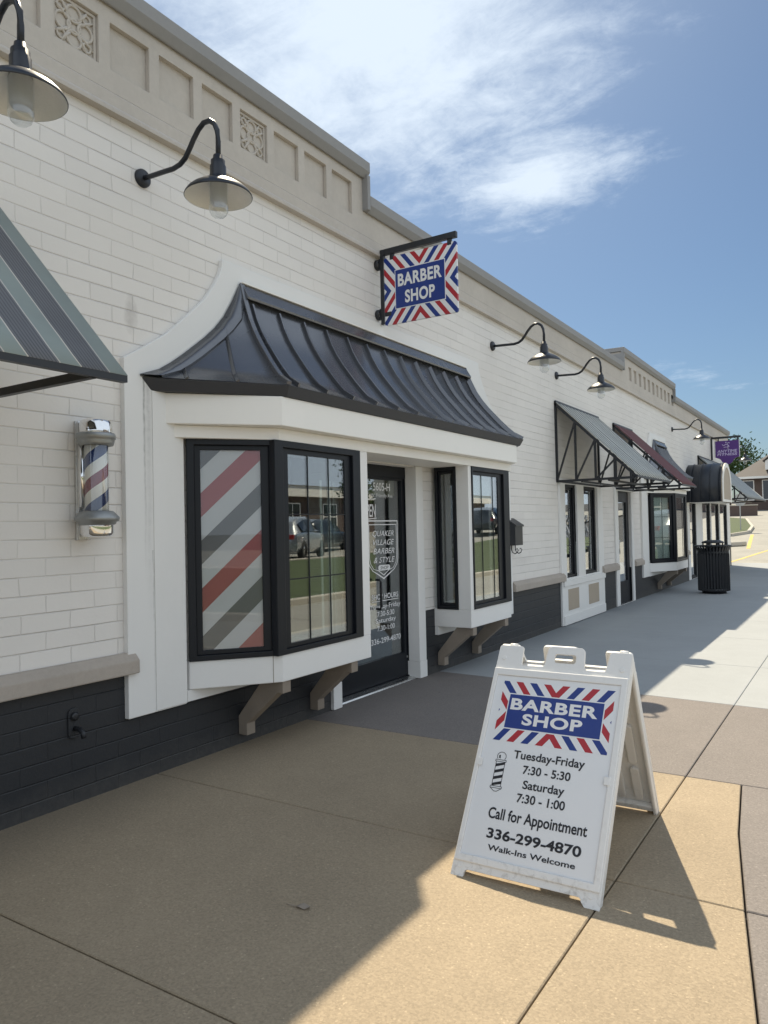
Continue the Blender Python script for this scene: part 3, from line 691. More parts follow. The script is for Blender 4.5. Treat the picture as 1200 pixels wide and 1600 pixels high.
# ---- lintels and swept metal roofs
Sz = [3.277, 3.13, 2.998, 2.90, 2.816, 2.735, 2.656, 2.59, 2.532, 2.475]
Ss = [0.0, 0.09, 0.186, 0.285, 0.39, 0.505, 0.62, 0.725, 0.83, 1.0]
def swept_roof(yl_top, yr_top, yl_eave, yr_eave, cl_top, cr_top, cl_e, cr_e, nribs, xe=0.53, first=0):
    lin = MB()
    wl, wr = yl_eave+0.16, yr_eave-0.2
    lin.plan([(TX-0.02, wr), (-3.23, cr_e-0.08), (-3.23, cl_e-0.02), (TX-0.02, wl)][::-1][::-1], 2.203, 2.40)
    l1 = part('lintel_board', lin, 'trim_warm', bld, 0.006)
    lo = MB().plan([(TX-0.02, wr-0.05), (-3.322, cr_e-0.03), (-3.322, cl_e+0.05), (TX-0.02, wl+0.06)], 2.12, 2.202)
    part('lower_lintel', lo, 'trim_warm', l1, 0.005)
    def P(k, i):       # corner points of the roof at step i
        s_, z_ = Ss[i], Sz[i]
        return [V((TX+0.001, yl_top-(yl_top-yl_eave)*s_, z_)), V((TX+0.001+xe*s_, cl_top-(cl_top-cl_e)*s_, z_)),
                V((TX+0.001+xe*s_, cr_top+(cr_e-cr_top)*s_, z_)), V((TX+0.001, yr_top+(yr_eave-yr_top)*s_, z_))][k]
    K = len(Ss)
    ms = MB()
    ms.grid([[P(k, i) for i in range(K)] for k in (0, 1)], True); ms.grid([[P(k, i) for i in range(K)] for k in (1, 2)], True); ms.grid([[P(k, i) for i in range(K)] for k in (2, 3)], True)
    rf = part('bay_roof', ms, 'roofmetal', bld)
    me = rf.data
    # eave gutter
    e = [P(k, K-1) for k in range(4)]
    g = MB(); o_ = 0.012
    top = [(TX-0.015, e[0].y-o_), (e[1].x+o_, e[1].y-o_*0.6), (e[2].x+o_, e[2].y+o_*0.6), (TX-0.015, e[3].y+o_)]
    bot = [(TX-0.015, e[0].y+0.06), (e[1].x-0.025, e[1].y+0.012), (e[2].x-0.025, e[2].y-0.012), (TX-0.015, e[3].y-0.06)]
    g.hexa([(x_, y_, 2.401) for x_, y_ in bot], [(x_, y_, 2.472) for x_, y_ in top])
    part('gutter', g, 'gutter', rf, 0.004)
    # standing seams
    for k in range(nribs):
        y = cl_top+0.06+(cr_top-cl_top-0.12)*k/(nribs-1)
        y_e = cl_e+0.10+(cr_e-cl_e-0.2)*k/(nribs-1)
        pts = [(TX+xe*s_+0.012, y+(y_e-y)*s_, z_+0.008) for s_, z_ in zip(Ss, Sz)][1:]
        part('seam', MB().tube(pts, 0.01, rect=[(-0.009, -0.018), (0.009, -0.018), (0.009, 0.018), (-0.009, 0.018)]), 'roofmetal', rf, 0.003)
    for ka, kb in ((0, 1), (3, 2)):
        ev = (P(kb, K-1)-P(ka, K-1)); L_ = ev.length; ev.normalize()
        for fr in (0.30, 0.64):
            base_ = P(ka, K-1)+ev*(L_*fr); a0 = base_.dot(ev); pts = []
            for i in range(K-1, -1, -1):
                Aw, Bw = P(ka, i), P(kb, i); d = Bw-Aw
                if d.length < 1e-4: break
                d.normalize(); off_ = a0-V((Aw.x, Aw.y, 0)).dot(ev)
                if off_ < 0.02: break
                pts.append(Aw+d*off_+V((0.004, -0.004 if ka == 0 else 0.004, 0.004)))
            if len(pts) > 2: part('seam', MB().tube(pts, 0.01, rect=[(-0.006, -0.012), (0.006, -0.012), (0.006, 0.012), (-0.006, 0.012)], upv=(1, 0, 0)), 'roofmetal', rf)
        # flashing along the wall
        rows = [[], []]
        for i in range(K):
            Aw, Bw = P(ka, i), P(kb, i); d = Bw-Aw; ln = d.length; d = d.normalized() if ln > 1e-4 else ev
            off_ = V((0.010, -0.012 if ka == 0 else 0.012, 0.012))
            rows[0].append(Aw+off_); rows[1].append(Aw+d*min(0.13, ln)+off_)
        mb = MB(); mb.grid(rows, True); mb.grid([[p for p in rows[1]], [p-off_*0.95 for p in rows[1]]], False); mb.grid([[p for p in rows[0]], [p-off_*0.95 for p in rows[0]]], False)
        part('wall_flashing', mb, 'roofmetal', rf)
        hp = [P(kb, i)+V((0.006, 0, 0.008)) for i in range(K)]
        part('hip_cap', MB().tube(hp, 0.01, rect=[(-0.018, -0.018), (0.018, -0.018), (0.018, 0.018), (-0.018, 0.018)]), 'roofmetal', rf, 0.004)
    tf = MB().prism([(0, 3.20), (0.075, 3.165), (0.085, 3.18), (0.02, 3.285), (0, 3.285)], (TX+0.002, yl_top-0.0, 0), (1, 0, 0), (0, 0, 1), (0, 1, 0), yr_top-yl_top)
    part('top_flashing', tf, 'roofmetal', rf, 0.004)
    part('drip_moulding', MB().box(TX+0.001, TX+0.035, yl_top, yr_top, 3.287, 3.300), 'trim_warm', rf)
swept_roof(3.944, 7.55, 3.05, 8.65, 3.95, 7.54, 3.83, 7.90, 13)
swept_roof(16.58, 17.57, 15.60, 18.6, 16.59, 17.56, 16.62, 17.95, 5)

# ---- shop door
XD = -3.88
door = part('entry_door', plate_mesh('entry_door', rect(5.10, 6.59, 0.012, 2.118), [rect(5.25, 6.44, 0.03, 2.0)], (XD+0.015, 0, 0), UY, UZ, NX, 0.09), 'black', bld, 0.004, label='black framed glass shop door with white lettering')
part('door_leaf', plate_mesh('door_leaf', rect(5.2505, 6.4395, 0.0305, 1.9995), [rect(5.36, 6.385, 0.26, 1.975)], (XD-0.002, 0, 0), UY, UZ, NX, 0.05), 'black', door, 0.003)
part('pane', MB().box(XD-0.03, XD-0.024, 5.355, 6.39, 0.255, 1.98), 'glass', door)
part('threshold', MB().prism([(0, 0.001), (0.14, 0.001), (0.13, 0.014), (0.0, 0.026)], (XD-0.05, 5.12, 0), (1, 0, 0), (0, 0, 1), (0, 1, 0), 1.35), 'alu', door, 0.002)
part('handle', MB().tube([(XD, 5.885, 0.745), (XD+0.045, 5.885, 0.745), (XD+0.055, 5.885, 0.765), (XD+0.055, 5.885, 1.0), (XD+0.045, 5.885, 1.02), (XD, 5.885, 1.02)], 0.012, 10), 'iron', door)
part('door_blind', MB().box(XD-0.09, XD-0.082, 5.38, 6.375, 1.83, 1.985), 'beige', door)
part('maker_plate', MB().box(XD, XD+0.003, 6.41, 6.434, 0.205, 0.222), 'alu', door)
dO = (XD-0.0235, 0, 0)
def dt(body, y0, y1, z0, cap, **kw): return text('lettering', body, dO, UY, UZ, NX, y0, y1, z0, cap, 'inkwhite', door, **kw)
dt('5605-H', 5.905, 6.205, 1.868, 0.076, bold=0.012)
dt('W. Friendly Ave', 5.865, 6.25, 1.805, 0.034, bold=0.004)
dt('OPEN', 5.708, 5.945, 1.615, 0.12, bold=0.012, shear=0.1)
part('lettering_rule', MB().prism([(5.58, 1.575), (5.955, 1.60), (5.955, 1.608), (5.58, 1.583)], dO, UY, UZ, NX, 0.001).prism([(5.58, 1.765), (5.945, 1.785), (5.945, 1.793), (5.58, 1.773)], dO, UY, UZ, NX, 0.001), 'inkwhite', door)
for st, (yl_, yr_, zt_, zm, zbm) in (('outer', (5.79, 6.332, 1.583, 1.21, 1.012)), ('inner', (5.815, 6.307, 1.545, 1.225, 1.048))):
    def crest(i_):
        cy = (yl_+yr_)/2; h = (yr_-yl_)/2-i_; p = [(cy-h, zt_-i_), (cy+h, zt_-i_)]
        right_ = [(cy+h, zm), (cy+h*0.93, zm-0.055), (cy+h*0.72, zm-0.11+i_*0.3), (cy+h*0.40, zbm+0.05+i_*0.8), (cy, zbm+i_*1.3)]
        left_ = [(2*cy-y, z) for y, z in right_[:-1][::-1]]
        return p+right_+left_
    part('crest_outline', plate_mesh('crest_outline', crest(0)[::-1], [crest(0.012 if st == 'outer' else 0.008)], V(dO)+V((0.0012, 0, 0)), UY, UZ, NX, 0.001), 'inkwhite', door)
for wd_, y0_, y1_, z_ in (('QUAKER', 5.878, 6.254, 1.43), ('VILLAGE', 5.883, 6.258, 1.345), ('BARBER', 5.885, 6.262, 1.26), ('& STYLE', 5.89, 6.265, 1.175)):
    dt(wd_, y0_, y1_, z_, 0.052, shear=0.28, bold=0.0)
pill = []
for k in range(9): a = math.pi/2+math.pi*k/8; pill.append((5.992+0.026*math.cos(a), 1.125+0.026*math.sin(a)))
for k in range(9): a = -math.pi/2+math.pi*k/8; pill.append((6.152+0.026*math.cos(a), 1.125+0.026*math.sin(a)))
part('crest_badge', MB().prism(pill, dO, UY, UZ, NX, 0.001), 'inkwhite', door)
text('lettering', 'SHOP', dO, UY, UZ, NX, 6.0, 6.145, 1.109, 0.031, 'ink', door, shear=0.25, lift=0.0022)
dt('SHOP HOURS', 5.84, 6.315, 0.825, 0.05, bold=0.012)
part('lettering_rule', MB().prism(rect(5.84, 6.315, 0.805, 0.811), dO, UY, UZ, NX, 0.001), 'inkwhite', door)
dt('Tuesday-Friday', 5.812, 6.351, 0.735, 0.045, bold=0.006); dt('7:30-5:30', 5.93, 6.235, 0.662, 0.047, bold=0.006)
dt('Saturday', 5.90, 6.262, 0.602, 0.042, bold=0.006); dt('7:30-1:00', 5.925, 6.238, 0.525, 0.047, bold=0.006)
dt('336-299-4870', 5.818, 6.345, 0.405, 0.052, bold=0.010)
for bx_, pb_ in (((W-0.06, W+0.03, 5.055, 5.098, 0.221, 2.118), (W-0.06, W+0.034, 4.98, 5.10, 0.005, 0.22)), ((W-0.12, W+0.02, 6.4405, 6.575, 0.171, 2.118), (W-0.122, W+0.024, 6.4385, 6.578, 0.005, 0.17))):
    jb_ = part('door_jamb', MB().box(*bx_), 'trim', door, 0.004)
    part('plinth_block', MB().box(*pb_), 'trim', door, 0.003)
part('entry_floor', MB().box(-4.9, -3.95, 5.06, 6.52, -0.1, 0.004), 'slab_pale', bld)

# ---- pair of windows with panels below
wb = part('panelled_window', plate_mesh('panelled_window', rect(10.62, 12.76, 0.01, 2.19), [rect(10.85, 11.40, 0.70, 2.115), rect(11.74, 12.47, 0.70, 2.115)], (W+0.035, 0, 0), UY, UZ, NX, 0.0345), 'trim', bld, 0.004)
for a, b in ((10.851, 11.399), (11.741, 12.469)):
    window('sash_window', (W-0.02, a), (W-0.02, b), 0, b-a, 0.701, 2.114, 0.045, 0.11, 0.06, 0.075, wb, muntin=([0.75], [0.33, 0.66]))
for z_, z2_, o_ in ((0.585, 0.675, 0.06), (0.012, 0.15, 0.052)): part('rail', MB().box(W+0.0355, W+o_, 10.66, 12.74, z_, z2_), 'trim', wb, 0.004)
for a, b in ((10.87, 11.36), (11.86, 12.40)): part('inset_panel', MB().box(W+0.0355, W+0.040, a, b, 0.215, 0.53), 'beige', wb)
part('curtain', MB().box(W-0.14, W-0.13, 10.88, 11.30, 0.72, 1.22).box(W-0.14, W-0.13, 11.76, 12.30, 0.72, 1.22), 'blind', wb)
sw = MB()
for cy in (11.02, 11.97):
    P0 = [(0.03, 1.58), (0.10, 1.64), (0.12, 1.56), (0.02, 1.50), (0.10, 1.44), (0.14, 1.38), (0.11, 1.31), (0.05, 1.34), (0.09, 1.40)]
    sw.tube([(W-0.031, cy+a, b) for a, b in P0], 0.012, 6)
part('window_script', sw, 'inkwhite', wb)
# ---- second door
d2 = part('side_door', plate_mesh('side_door', rect(13.54, 14.80, 0.006, 2.16), [rect(13.74, 14.66, 0.012, 2.10)], (W+0.03, 0, 0), UY, UZ, NX, 0.0295), 'trim', bld, 0.004, label='narrow black glass door in a white casing')
part('door_leaf', plate_mesh('door_leaf', rect(13.7405, 14.6595, 0.0125, 2.0995), [rect(13.86, 14.50, 0.42, 1.90)], (W-0.03, 0, 0), UY, UZ, NX, 0.05), 'black', d2, 0.004)
part('pane', MB().box(W-0.06, W-0.054, 13.855, 14.505, 0.415, 1.905), 'glass', d2)
part('handle', MB().tube([(W-0.03, 13.80, 0.95), (W+0.02, 13.80, 0.95), (W+0.02, 13.80, 1.2), (W-0.03, 13.80, 1.2)], 0.011, 8), 'alu', d2)
part('threshold', MB().box(W-0.1, W+0.02, 13.745, 14.655, 0.0, 0.012), 'alu', d2)
# ---- glazed front at the far end
sf = part('glazed_front', plate_mesh('glazed_front', rect(20.25, 27.2, 0.006, 2.10), [rect(20.50, 21.40, 0.012, 2.04), rect(22.33, 23.62, 0.30, 2.04), rect(23.80, 25.2, 0.30, 2.04), rect(25.40, 26.86, 0.30, 2.04)], (W+0.02, 0, 0), UY, UZ, NX, 0.0195), 'trim', bld, 0.004)
for a, b, z in ((20.501, 21.399, 0.013), (22.331, 23.619, 0.301), (23.801, 25.199, 0.301), (25.401, 26.859, 0.301)):
    window('shop_window', (W-0.02, a), (W-0.02, b), 0, b-a, z, 2.039, 0.07, 0.16, 0.09, 0.07, sf)
part('handle', MB().tube([(W-0.02, 20.56, 0.95), (W+0.06, 20.56, 0.95), (W+0.06, 20.56, 1.3), (W-0.02, 20.56, 1.3)], 0.014, 8), 'iron', sf)

# ------------------------------------------------------------------ gooseneck lamps
LG = 'gooseneck lamps along the shop front'
lamp = thing('wall_lamp', 'dark gooseneck lamp on the wall left of the hanging barber sign, above the curved trim', 'lamp', (W, 3.118, 3.745), LG)
def lampgeo():
    o = V((W, 3.118, 0))
    part('mount_plate', MB().lathe([(0.0, 0.03), (0.045, 0.028), (0.056, 0.018), (0.058, 0.001)], (W+0.001, 3.118, 3.745), 24, 'x'), 'lampmetal', lamp)
    P = [(-3.745, 3.745), (-3.688, 3.739), (-3.57, 3.733), (-3.47, 3.727), (-3.41, 3.737), (-3.366, 3.762), (-3.325, 3.81), (-3.292, 3.855), (-3.25, 3.90), (-3.205, 3.927), (-3.157, 3.925), (-3.118, 3.895), (-3.097, 3.85), (-3.090, 3.78), (-3.092, 3.68)]
    part('arm', MB().tube([(x, 3.118, z) for x, z in P], 0.0155, 12), 'lampmetal', lamp)
    c = (-3.095, 3.118, 0)
    part('socket', MB().lathe([(0.0, 3.70), (0.026, 3.70), (0.030, 3.672), (0.041, 3.668), (0.041, 3.640), (0.047, 3.634), (0.047, 3.585), (0.050, 3.580), (0.052, 3.562), (0.064, 3.554)], c, 24), 'lampmetal', lamp)
    sh = part('shade', MB().lathe([(0.050, 3.560), (0.066, 3.553), (0.09, 3.543), (0.125, 3.525), (0.160, 3.502), (0.182, 3.482), (0.194, 3.464), (0.197, 3.456), (0.194, 3.453)], c, 48), 'lampmetal', lamp)
    part('shade_lining', MB().lathe([(0.193, 3.4535), (0.179, 3.476), (0.157, 3.495), (0.122, 3.517), (0.088, 3.535), (0.05, 3.548)], c, 48), 'enamel', sh)
    part('glass_jar', MB().lathe([(0.052, 3.545), (0.056, 3.535), (0.056, 3.39), (0.053, 3.365), (0.043, 3.345), (0.026, 3.333), (0.0, 3.329)], c, 24), 'clear', lamp)
    part('bulb', MB().lathe([(0.049, 3.545), (0.049, 3.425), (0.042, 3.411), (0.02, 3.405), (0.0, 3.404)], c, 20), 'frost', lamp)
for o in (): pass
lampgeo()
for y, z, lb in ((1.906, 3.747, 'dark gooseneck lamp cut off at the upper left, above the green striped awning'),
                 (8.409, 3.715, 'dark gooseneck lamp just right of the hanging barber sign, past the bay roof'),
                 (10.687, 3.719, 'dark gooseneck lamp above the near end of the grey pinstriped awning'),
                 (18.719, 3.725, 'dark gooseneck lamp beside the hanging purple sign, over the far bay roof'),
                 (26.45, 3.725, 'smallest dark gooseneck lamp, farthest along the wall beyond the purple sign')):
    copy_tree(lamp, (W, y, z), lb, LG)

# ------------------------------------------------------------------ hanging barber sign
SY = 5.83
bs = thing('hanging_sign', 'blade sign on a black bracket with red and blue chevrons reading BARBER SHOP', 'sign', (W, SY, 3.4))
fr = MB()
fr.box(TX+0.01, TX+0.05, SY-0.02, SY+0.02, 3.40, 4.10); fr.box(TX+0.0501, -2.915, SY-0.02, SY+0.02, 4.045, 4.10)
for z in (3.50, 3.97):
    fr.lathe([(0.045, 0.0), (0.05, 0.006), (0.05, 0.03), (0.04, 0.04)], (W, SY-0.0, z-0.0), 16, 'x')
    fr.box(W+0.041, TX+0.0095, SY-0.03, SY+0.03, z-0.05, z+0.05)
fr.box(TX+0.0501, -3.60, SY-0.014, SY+0.0, 3.47, 3.51)
for x in (-3.585, -2.985): fr.box(x-0.02, x+0.02, SY-0.014, SY+0.014, 3.99, 4.0445)
part('bracket_frame', fr, 'iron', bs, 0.004)
bx0, bx1, bz0, bz1 = -3.668, -2.915, 3.385, 4.015
BW, BH = bx1-bx0, bz1-bz0
bcx, bcz = (bx0+bx1)/2, (bz0+bz1)/2
def rrect(x0, x1, y0, y1, r, n=5):
    p = []
    for cx, cy, a0 in ((x1-r, y1-r, 0), (x0+r, y1-r, 90), (x0+r, y0+r, 180), (x1-r, y0+r, 270)):
        for k in range(n+1): a = R(a0+90*k/n); p.append((cx+r*math.cos(a), cy+r*math.sin(a)))
    return p
part('sign_panel', MB().prism(rrect(bx0, bx1, bz0, bz1, 0.02), (0, SY+0.012, 0), (1, 0, 0), (0, 0, 1), (0, -1, 0), 0.022), chevrons('hanging_sign_print', BW, BH, 0, 2, (0.0505, 0.80), cen=(bcx-W, bcz-3.4), off=-1.0), bs)
for s_, yy_ in ((-1, SY-0.0105), (1, SY+0.0125)):
    nn_ = (0, s_, 0); 
    part('name_plate_border', MB().prism(rect(bcx-0.262, bcx+0.262, bcz-0.183, bcz+0.183), (0, yy_, 0), (1, 0, 0), (0, 0, 1), nn_, 0.002), 'inkwhite', bs)
    part('name_plate', MB().prism(rect(bcx-0.255, bcx+0.255, bcz-0.176, bcz+0.176), (0, yy_+s_*0.0022, 0), (1, 0, 0), (0, 0, 1), nn_, 0.001), 'inkblue', bs)
sO = (bcx, SY-0.0142, bcz)
text('lettering', 'BARBER', sO, (1, 0, 0), (0, 0, 1), (0, -1, 0), -0.228, 0.228, 0.022, 0.115, 'inkwhite', bs, bold=0.035, space=1.08)
text('lettering', 'SHOP', sO, (1, 0, 0), (0, 0, 1), (0, -1, 0), -0.155, 0.155, -0.140, 0.115, 'inkwhite', bs, bold=0.035, space=1.08)
part('edge_strip', MB().box(bx0-0.012, bx0-0.001, SY-0.016, SY+0.016, bz0+0.01, bz1-0.02), 'alu', bs)

# ------------------------------------------------------------------ sandwich board
O0 = V((-1.547, 2.88, 0.0))
ab = thing('sandwich_board', 'white plastic A-frame sidewalk sign with barber shop hours and phone number', 'sign board', (-1.22, 3.46, 0))
uA = V((1, 0.01, 0)).normalized(); L_ = 1.0661
vA = V((0.0245, 0.497, 0.868)).normalized(); nA = uA.cross(vA).normalized()
def arc(cx, cy, r, a0, a1, n=4): return [(cx+r*math.cos(R(a0+(a1-a0)*k/n)), cy+r*math.sin(R(a0+(a1-a0)*k/n))) for k in range(n+1)]
Wd = 0.645
def leg_outline():
    p = [(0, 0), (0.058, 0)]+arc(0.075, 0.018, 0.014, 180, 90)+arc(0.555, 0.018, 0.014, 90, 0)+[(0.585, 0), (Wd, 0)]
    p += arc(Wd-0.016, 1.055-0.012, 0.012, 0, 90)+arc(0.540+0.014, 1.055-0.012, 0.012, 90, 180)
    p += [(0.534, 0.975)]+arc(0.524, 0.968, 0.008, 0, -90)
    p += [(0.452, 0.960)]+arc(0.448, 0.975, 0.014, -90, -170)+arc(0.405, 1.043, 0.022, 10, 90)+arc(0.272, 1.043, 0.022, 90, 170)+arc(0.232, 0.975, 0.014, -10, -90)
    p += [(0.148, 0.960)]+arc(0.140, 0.968, 0.008, -90, -180)
    p += [(0.128, 1.043)]+arc(0.116, 1.055-0.012, 0.012, 0, 90)+arc(0.018, 1.055-0.012, 0.012, 90, 180)
    return p
hole = rrect(0.288, 0.390, 0.985, 1.028, 0.012)
def leg(o_, u_, v_, n_, printed):
    ins = rect(0.027, 0.611, 0.092, 0.902)
    f_ = part('leg_panel', plate_mesh('leg_panel', leg_outline(), [hole], o_, u_, v_, n_, 0.012), 'plastic', ab, 0.004)
    # raised rim around the insert, and hollow side walls behind
    part('rim', plate_mesh('rim', rect(0.006, Wd-0.006, 0.062, 0.938), [ins], o_+n_*0.010, u_, v_, n_, 0.0098), 'plastic', f_, 0.004)
    sd = MB()
    sd.prism(rect(0.002, 0.020, 0.004, 1.035), o_-n_*0.050, u_, v_, n_, 0.0378); sd.prism(rect(Wd-0.020, Wd-0.002, 0.004, 1.035), o_-n_*0.050, u_, v_, n_, 0.0378)
    sd.prism(rect(0.0205, Wd-0.0205, 0.040, 0.075), o_-n_*0.042, u_, v_, n_, 0.0298); sd.prism(rect(0.0205, Wd-0.0205, 0.915, 0.955), o_-n_*0.042, u_, v_, n_, 0.0298)
    part('side_wall', sd, 'plastic', f_, 0.006)
    rb = MB()
    for a in (0.05, 0.14, 0.235, 0.33, 0.425, 0.52):
        for z0_, z1_ in ((0.10, 0.33), (0.36, 0.62), (0.65, 0.89)):
            rb.prism(rrect(a+0.012, a+0.058, z0_, z1_, 0.02), o_-n_*0.030, u_, v_, n_, 0.0178)
    part('rib', rb, 'plastic', f_, 0.006)
    for cx, cz in ((0.035, 0.045), (Wd-0.04, 0.045), (0.04, 0.99), (Wd-0.04, 0.975)):
        mb = MB()
        pts = [(cx+0.011*math.cos(q*math.pi/8), cz+0.011*math.sin(q*math.pi/8)) for q in range(16)]
        mb.prism(pts, o_, u_, v_, n_, 0.003); part('rivet', mb, 'plastic', f_, 0.0015)
    for cx in (0.022, 0.600):
        part('clip', MB().prism(rrect(cx-0.004, cx+0.022, 0.47, 0.505, 0.005), o_+n_*0.0101, u_, v_, n_, 0.003), 'plastic', f_, 0.0015)
    return f_
front = leg(O0, uA, vA, nA, True)
ins_ = part('insert', MB().prism(rect(0.0275, 0.6105, 0.0925, 0.9015), O0+nA*0.0005, uA, vA, nA, 0.0025), 'print', front)
gO = O0+nA*0.0032
t_part = lambda *a, **k: text('lettering', a[0], gO, uA, vA, nA, a[1], a[2], a[3], a[4], a[5] if len(a) > 5 else 'ink', front, **k)
# printed chevron block, built as an object aligned with the sheet so the print has its own axes
gc = (0.329, 0.735); GW, GH = 0.524, 0.282
tch = NT('board_chevrons'); pos = tch.coord('pos')
def dotn(vec, k):
    n_ = tch.new('ShaderNodeVectorMath', operation='DOT_PRODUCT'); tch.lk(pos, n_.inputs[0]); n_.inputs[1].default_value = vec; return tch.math('SUBTRACT', n_.outputs['Value'], k)
cen = O0+uA*gc[0]+vA*gc[1]
v2 = (vA-uA*vA.dot(uA)).normalized()
du = tch.math('ABSOLUTE', dotn(uA, cen.dot(uA))); dv = tch.math('ABSOLUTE', dotn(v2, cen.dot(v2)))
x = tch.math('ADD', tch.math('DIVIDE', tch.math('ADD', tch.math('SUBTRACT', du, tch.math('MULTIPLY', dv, 0.80)), GH/2*0.80), 0.0340), -0.85)
fch = tch.math('FRACT', tch.math('ADD', tch.math('DIVIDE', x, 4.0), 100.0))
cch = tch.ramp(fch, [(0.0, RED), (0.25, (0.78, 0.79, 0.80)), (0.5, BLUE), (0.75, (0.78, 0.79, 0.80))], 'CONSTANT')
tch.lk(cch, tch.b.inputs['Base Color']); tch.b.inputs['Roughness'].default_value = 0.33
part('chevron_print', MB().prism(rect(gc[0]-GW/2, gc[0]+GW/2, gc[1]-GH/2, gc[1]+GH/2), gO, uA, vA, nA, 0.0006), tch.m, front)
part('name_plate_border', MB().prism(rect(0.105, 0.556, 0.651, 0.819), gO+nA*0.0007, uA, vA, nA, 0.0006), 'print', front)
part('name_plate', MB().prism(rect(0.110, 0.551, 0.656, 0.814), gO+nA*0.0014, uA, vA, nA, 0.0006), 'inkblue', front)
t_part('BARBER', 0.122, 0.529, 0.742, 0.054, 'inkwhite', bold=0.035, space=1.08, lift=0.0024)
t_part('SHOP', 0.190, 0.468, 0.676, 0.052, 'inkwhite', bold=0.035, space=1.08, lift=0.0024)
t_part('Tuesday-Friday', 0.183, 0.506, 0.524, 0.036, bold=0.020)
t_part('7:30 - 5:30', 0.238, 0.453, 0.463, 0.036, bold=0.020)
t_part('Saturday', 0.25, 0.437, 0.400, 0.036, bold=0.020)
t_part('7:30 - 1:00', 0.234, 0.449, 0.341, 0.037, bold=0.020)
t_part('Call for Appointment', 0.119, 0.557, 0.256, 0.046, bold=0.020)
t_part('336-299-4870', 0.130, 0.545, 0.175, 0.041, bold=0.028)
t_part('Walk-Ins Welcome', 0.146, 0.529, 0.127, 0.023, bold=0.020)
# little barber pole drawing
ic = MB(); pu = 0.128
def pl(poly): ic.prism(poly, gO, uA, vA, nA, 0.0008)
x0_, x1_, zb_, zt_ = 0.107, 0.149, 0.392, 0.500
def seg(a, b, wd_=0.0024):
    a, b = V(a), V(b); d = (b-a).normalized(); n_ = V((-d.y, d.x))*wd_/2; pl([tuple(a-n_), tuple(b-n_), tuple(b+n_), tuple(a+n_)])
seg((x0_, zb_), (x0_, zt_)); seg((x1_, zb_), (x1_, zt_))
for k in range(4):
    z_ = zb_-0.002+k*0.0285; 
    q = [(x0_, z_), (x1_, z_+0.014), (x1_, z_+0.027), (x0_, z_+0.013)]
    pl([(a, min(max(b, zb_), zt_)) for a, b in q])
for z_ in (zt_, zt_+0.008): seg((x0_-0.004, z_), (x1_+0.004, z_))
seg((x0_-0.004, zt_), (x0_-0.004, zt_+0.008)); seg((x1_+0.004, zt_), (x1_+0.004, zt_+0.008))
aa = [(0.128+0.021*math.cos(R(q)), zt_+0.024+0.019*math.sin(R(q))) for q in range(-40, 221, 20)]
for a, b in zip(aa[:-1], aa[1:]): seg(a, b)
pl([(0.116, zt_+0.016), (0.124, zt_+0.014), (0.122, zt_+0.030), (0.115, zt_+0.028)])
for z_ in (zb_, zb_-0.008): seg((x0_-0.006, z_), (x1_+0.006, z_))
for a, b in (((x0_-0.006, zb_-0.008), (0.122, zb_-0.022)), ((0.122, zb_-0.022), (0.134, zb_-0.022)), ((0.134, zb_-0.022), (x1_+0.006, zb_-0.008)), ((x0_-0.006, zb_), (x0_-0.006, zb_-0.008)), ((x1_+0.006, zb_), (x1_+0.006, zb_-0.008))): seg(a, b)
part('pole_drawing', ic, 'ink', front)
vB = V((-0.0245, -0.497, 0.868)); vB = V((0.045, -0.565, 0.868)); uB = V((-1, -0.005, 0)).normalized(); nB = uB.cross(vB).normalized()
if nB.y < 0: nB = -nB
back = leg(V((-0.93, 4.04, 0.0)), uB, vB, nB, False)
part('insert', MB().prism(rect(0.0275, 0.6105, 0.0925, 0.9015), V((-0.93, 4.04, 0.0))+nB*0.0005, uB, vB, nB, 0.0025), 'print', back)
ht = O0+vA*1.045
for a in (0.05, 0.58): part('hinge', MB().tube([ht+uA*a+V((0, 0.03, 0.004)), ht+uA*(a+0.035)+V((0, 0.03, 0.004))], 0.012, 10), 'plastic', ab)

# ------------------------------------------------------------------ barber pole
bp = thing('barber_pole', 'chrome wall mounted barber pole with red white and blue spiral', 'barber pole', (W, 2.665, 1.48))
px, py = -3.635, 2.665
part('back_plate', MB().box(W+0.001, W+0.02, py-0.055, py+0.03, 1.474, 2.154).box(W+0.0201, W+0.036, py-0.053, py-0.043, 1.476, 2.152), 'alu', bp, 0.003)
part('back_channel', MB().lathe([(0.0, 1.66), (0.022, 1.66), (0.022, 2.02), (0, 2.02)], (W+0.045, py-0.036, 0), 16).lathe([(0.0, 1.66), (0.016, 1.66), (0.016, 2.02), (0, 2.02)], (W+0.078, py-0.058, 0), 16), 'chrome', bp)
part('top_cap', MB().lathe([(0.088, 2.07), (0.090, 2.085), (0.090, 2.125), (0.083, 2.145), (0.062, 2.155), (0.0, 2.158)], (px, py, 0), 40), 'chrome', bp)
part('upper_collar', MB().lathe([(0.072, 2.005), (0.092, 2.007), (0.097, 2.018), (0.100, 2.03), (0.100, 2.040), (0.107, 2.044), (0.107, 2.066), (0.102, 2.075), (0.088, 2.077)], (px, py, 0), 40), 'galv', bp)
part('lower_collar', MB().lathe([(0.090, 1.556), (0.100, 1.562), (0.106, 1.575), (0.119, 1.580), (0.122, 1.594), (0.120, 1.603), (0.096, 1.628), (0.086, 1.636), (0.072, 1.637)], (px, py, 0), 40), 'galv', bp)
part('bottom_cup', MB().lathe([(0.0, 1.490), (0.070, 1.490), (0.084, 1.497), (0.090, 1.512), (0.090, 1.557)], (px, py, 0), 40), 'chrome', bp)
part('cup_bracket', MB().box(W+0.0205, px-0.03, py-0.05, py+0.05, 1.50, 1.553).box(W+0.0205, px-0.05, py-0.05, py+0.05, 2.08, 2.14), 'galv', bp, 0.006)
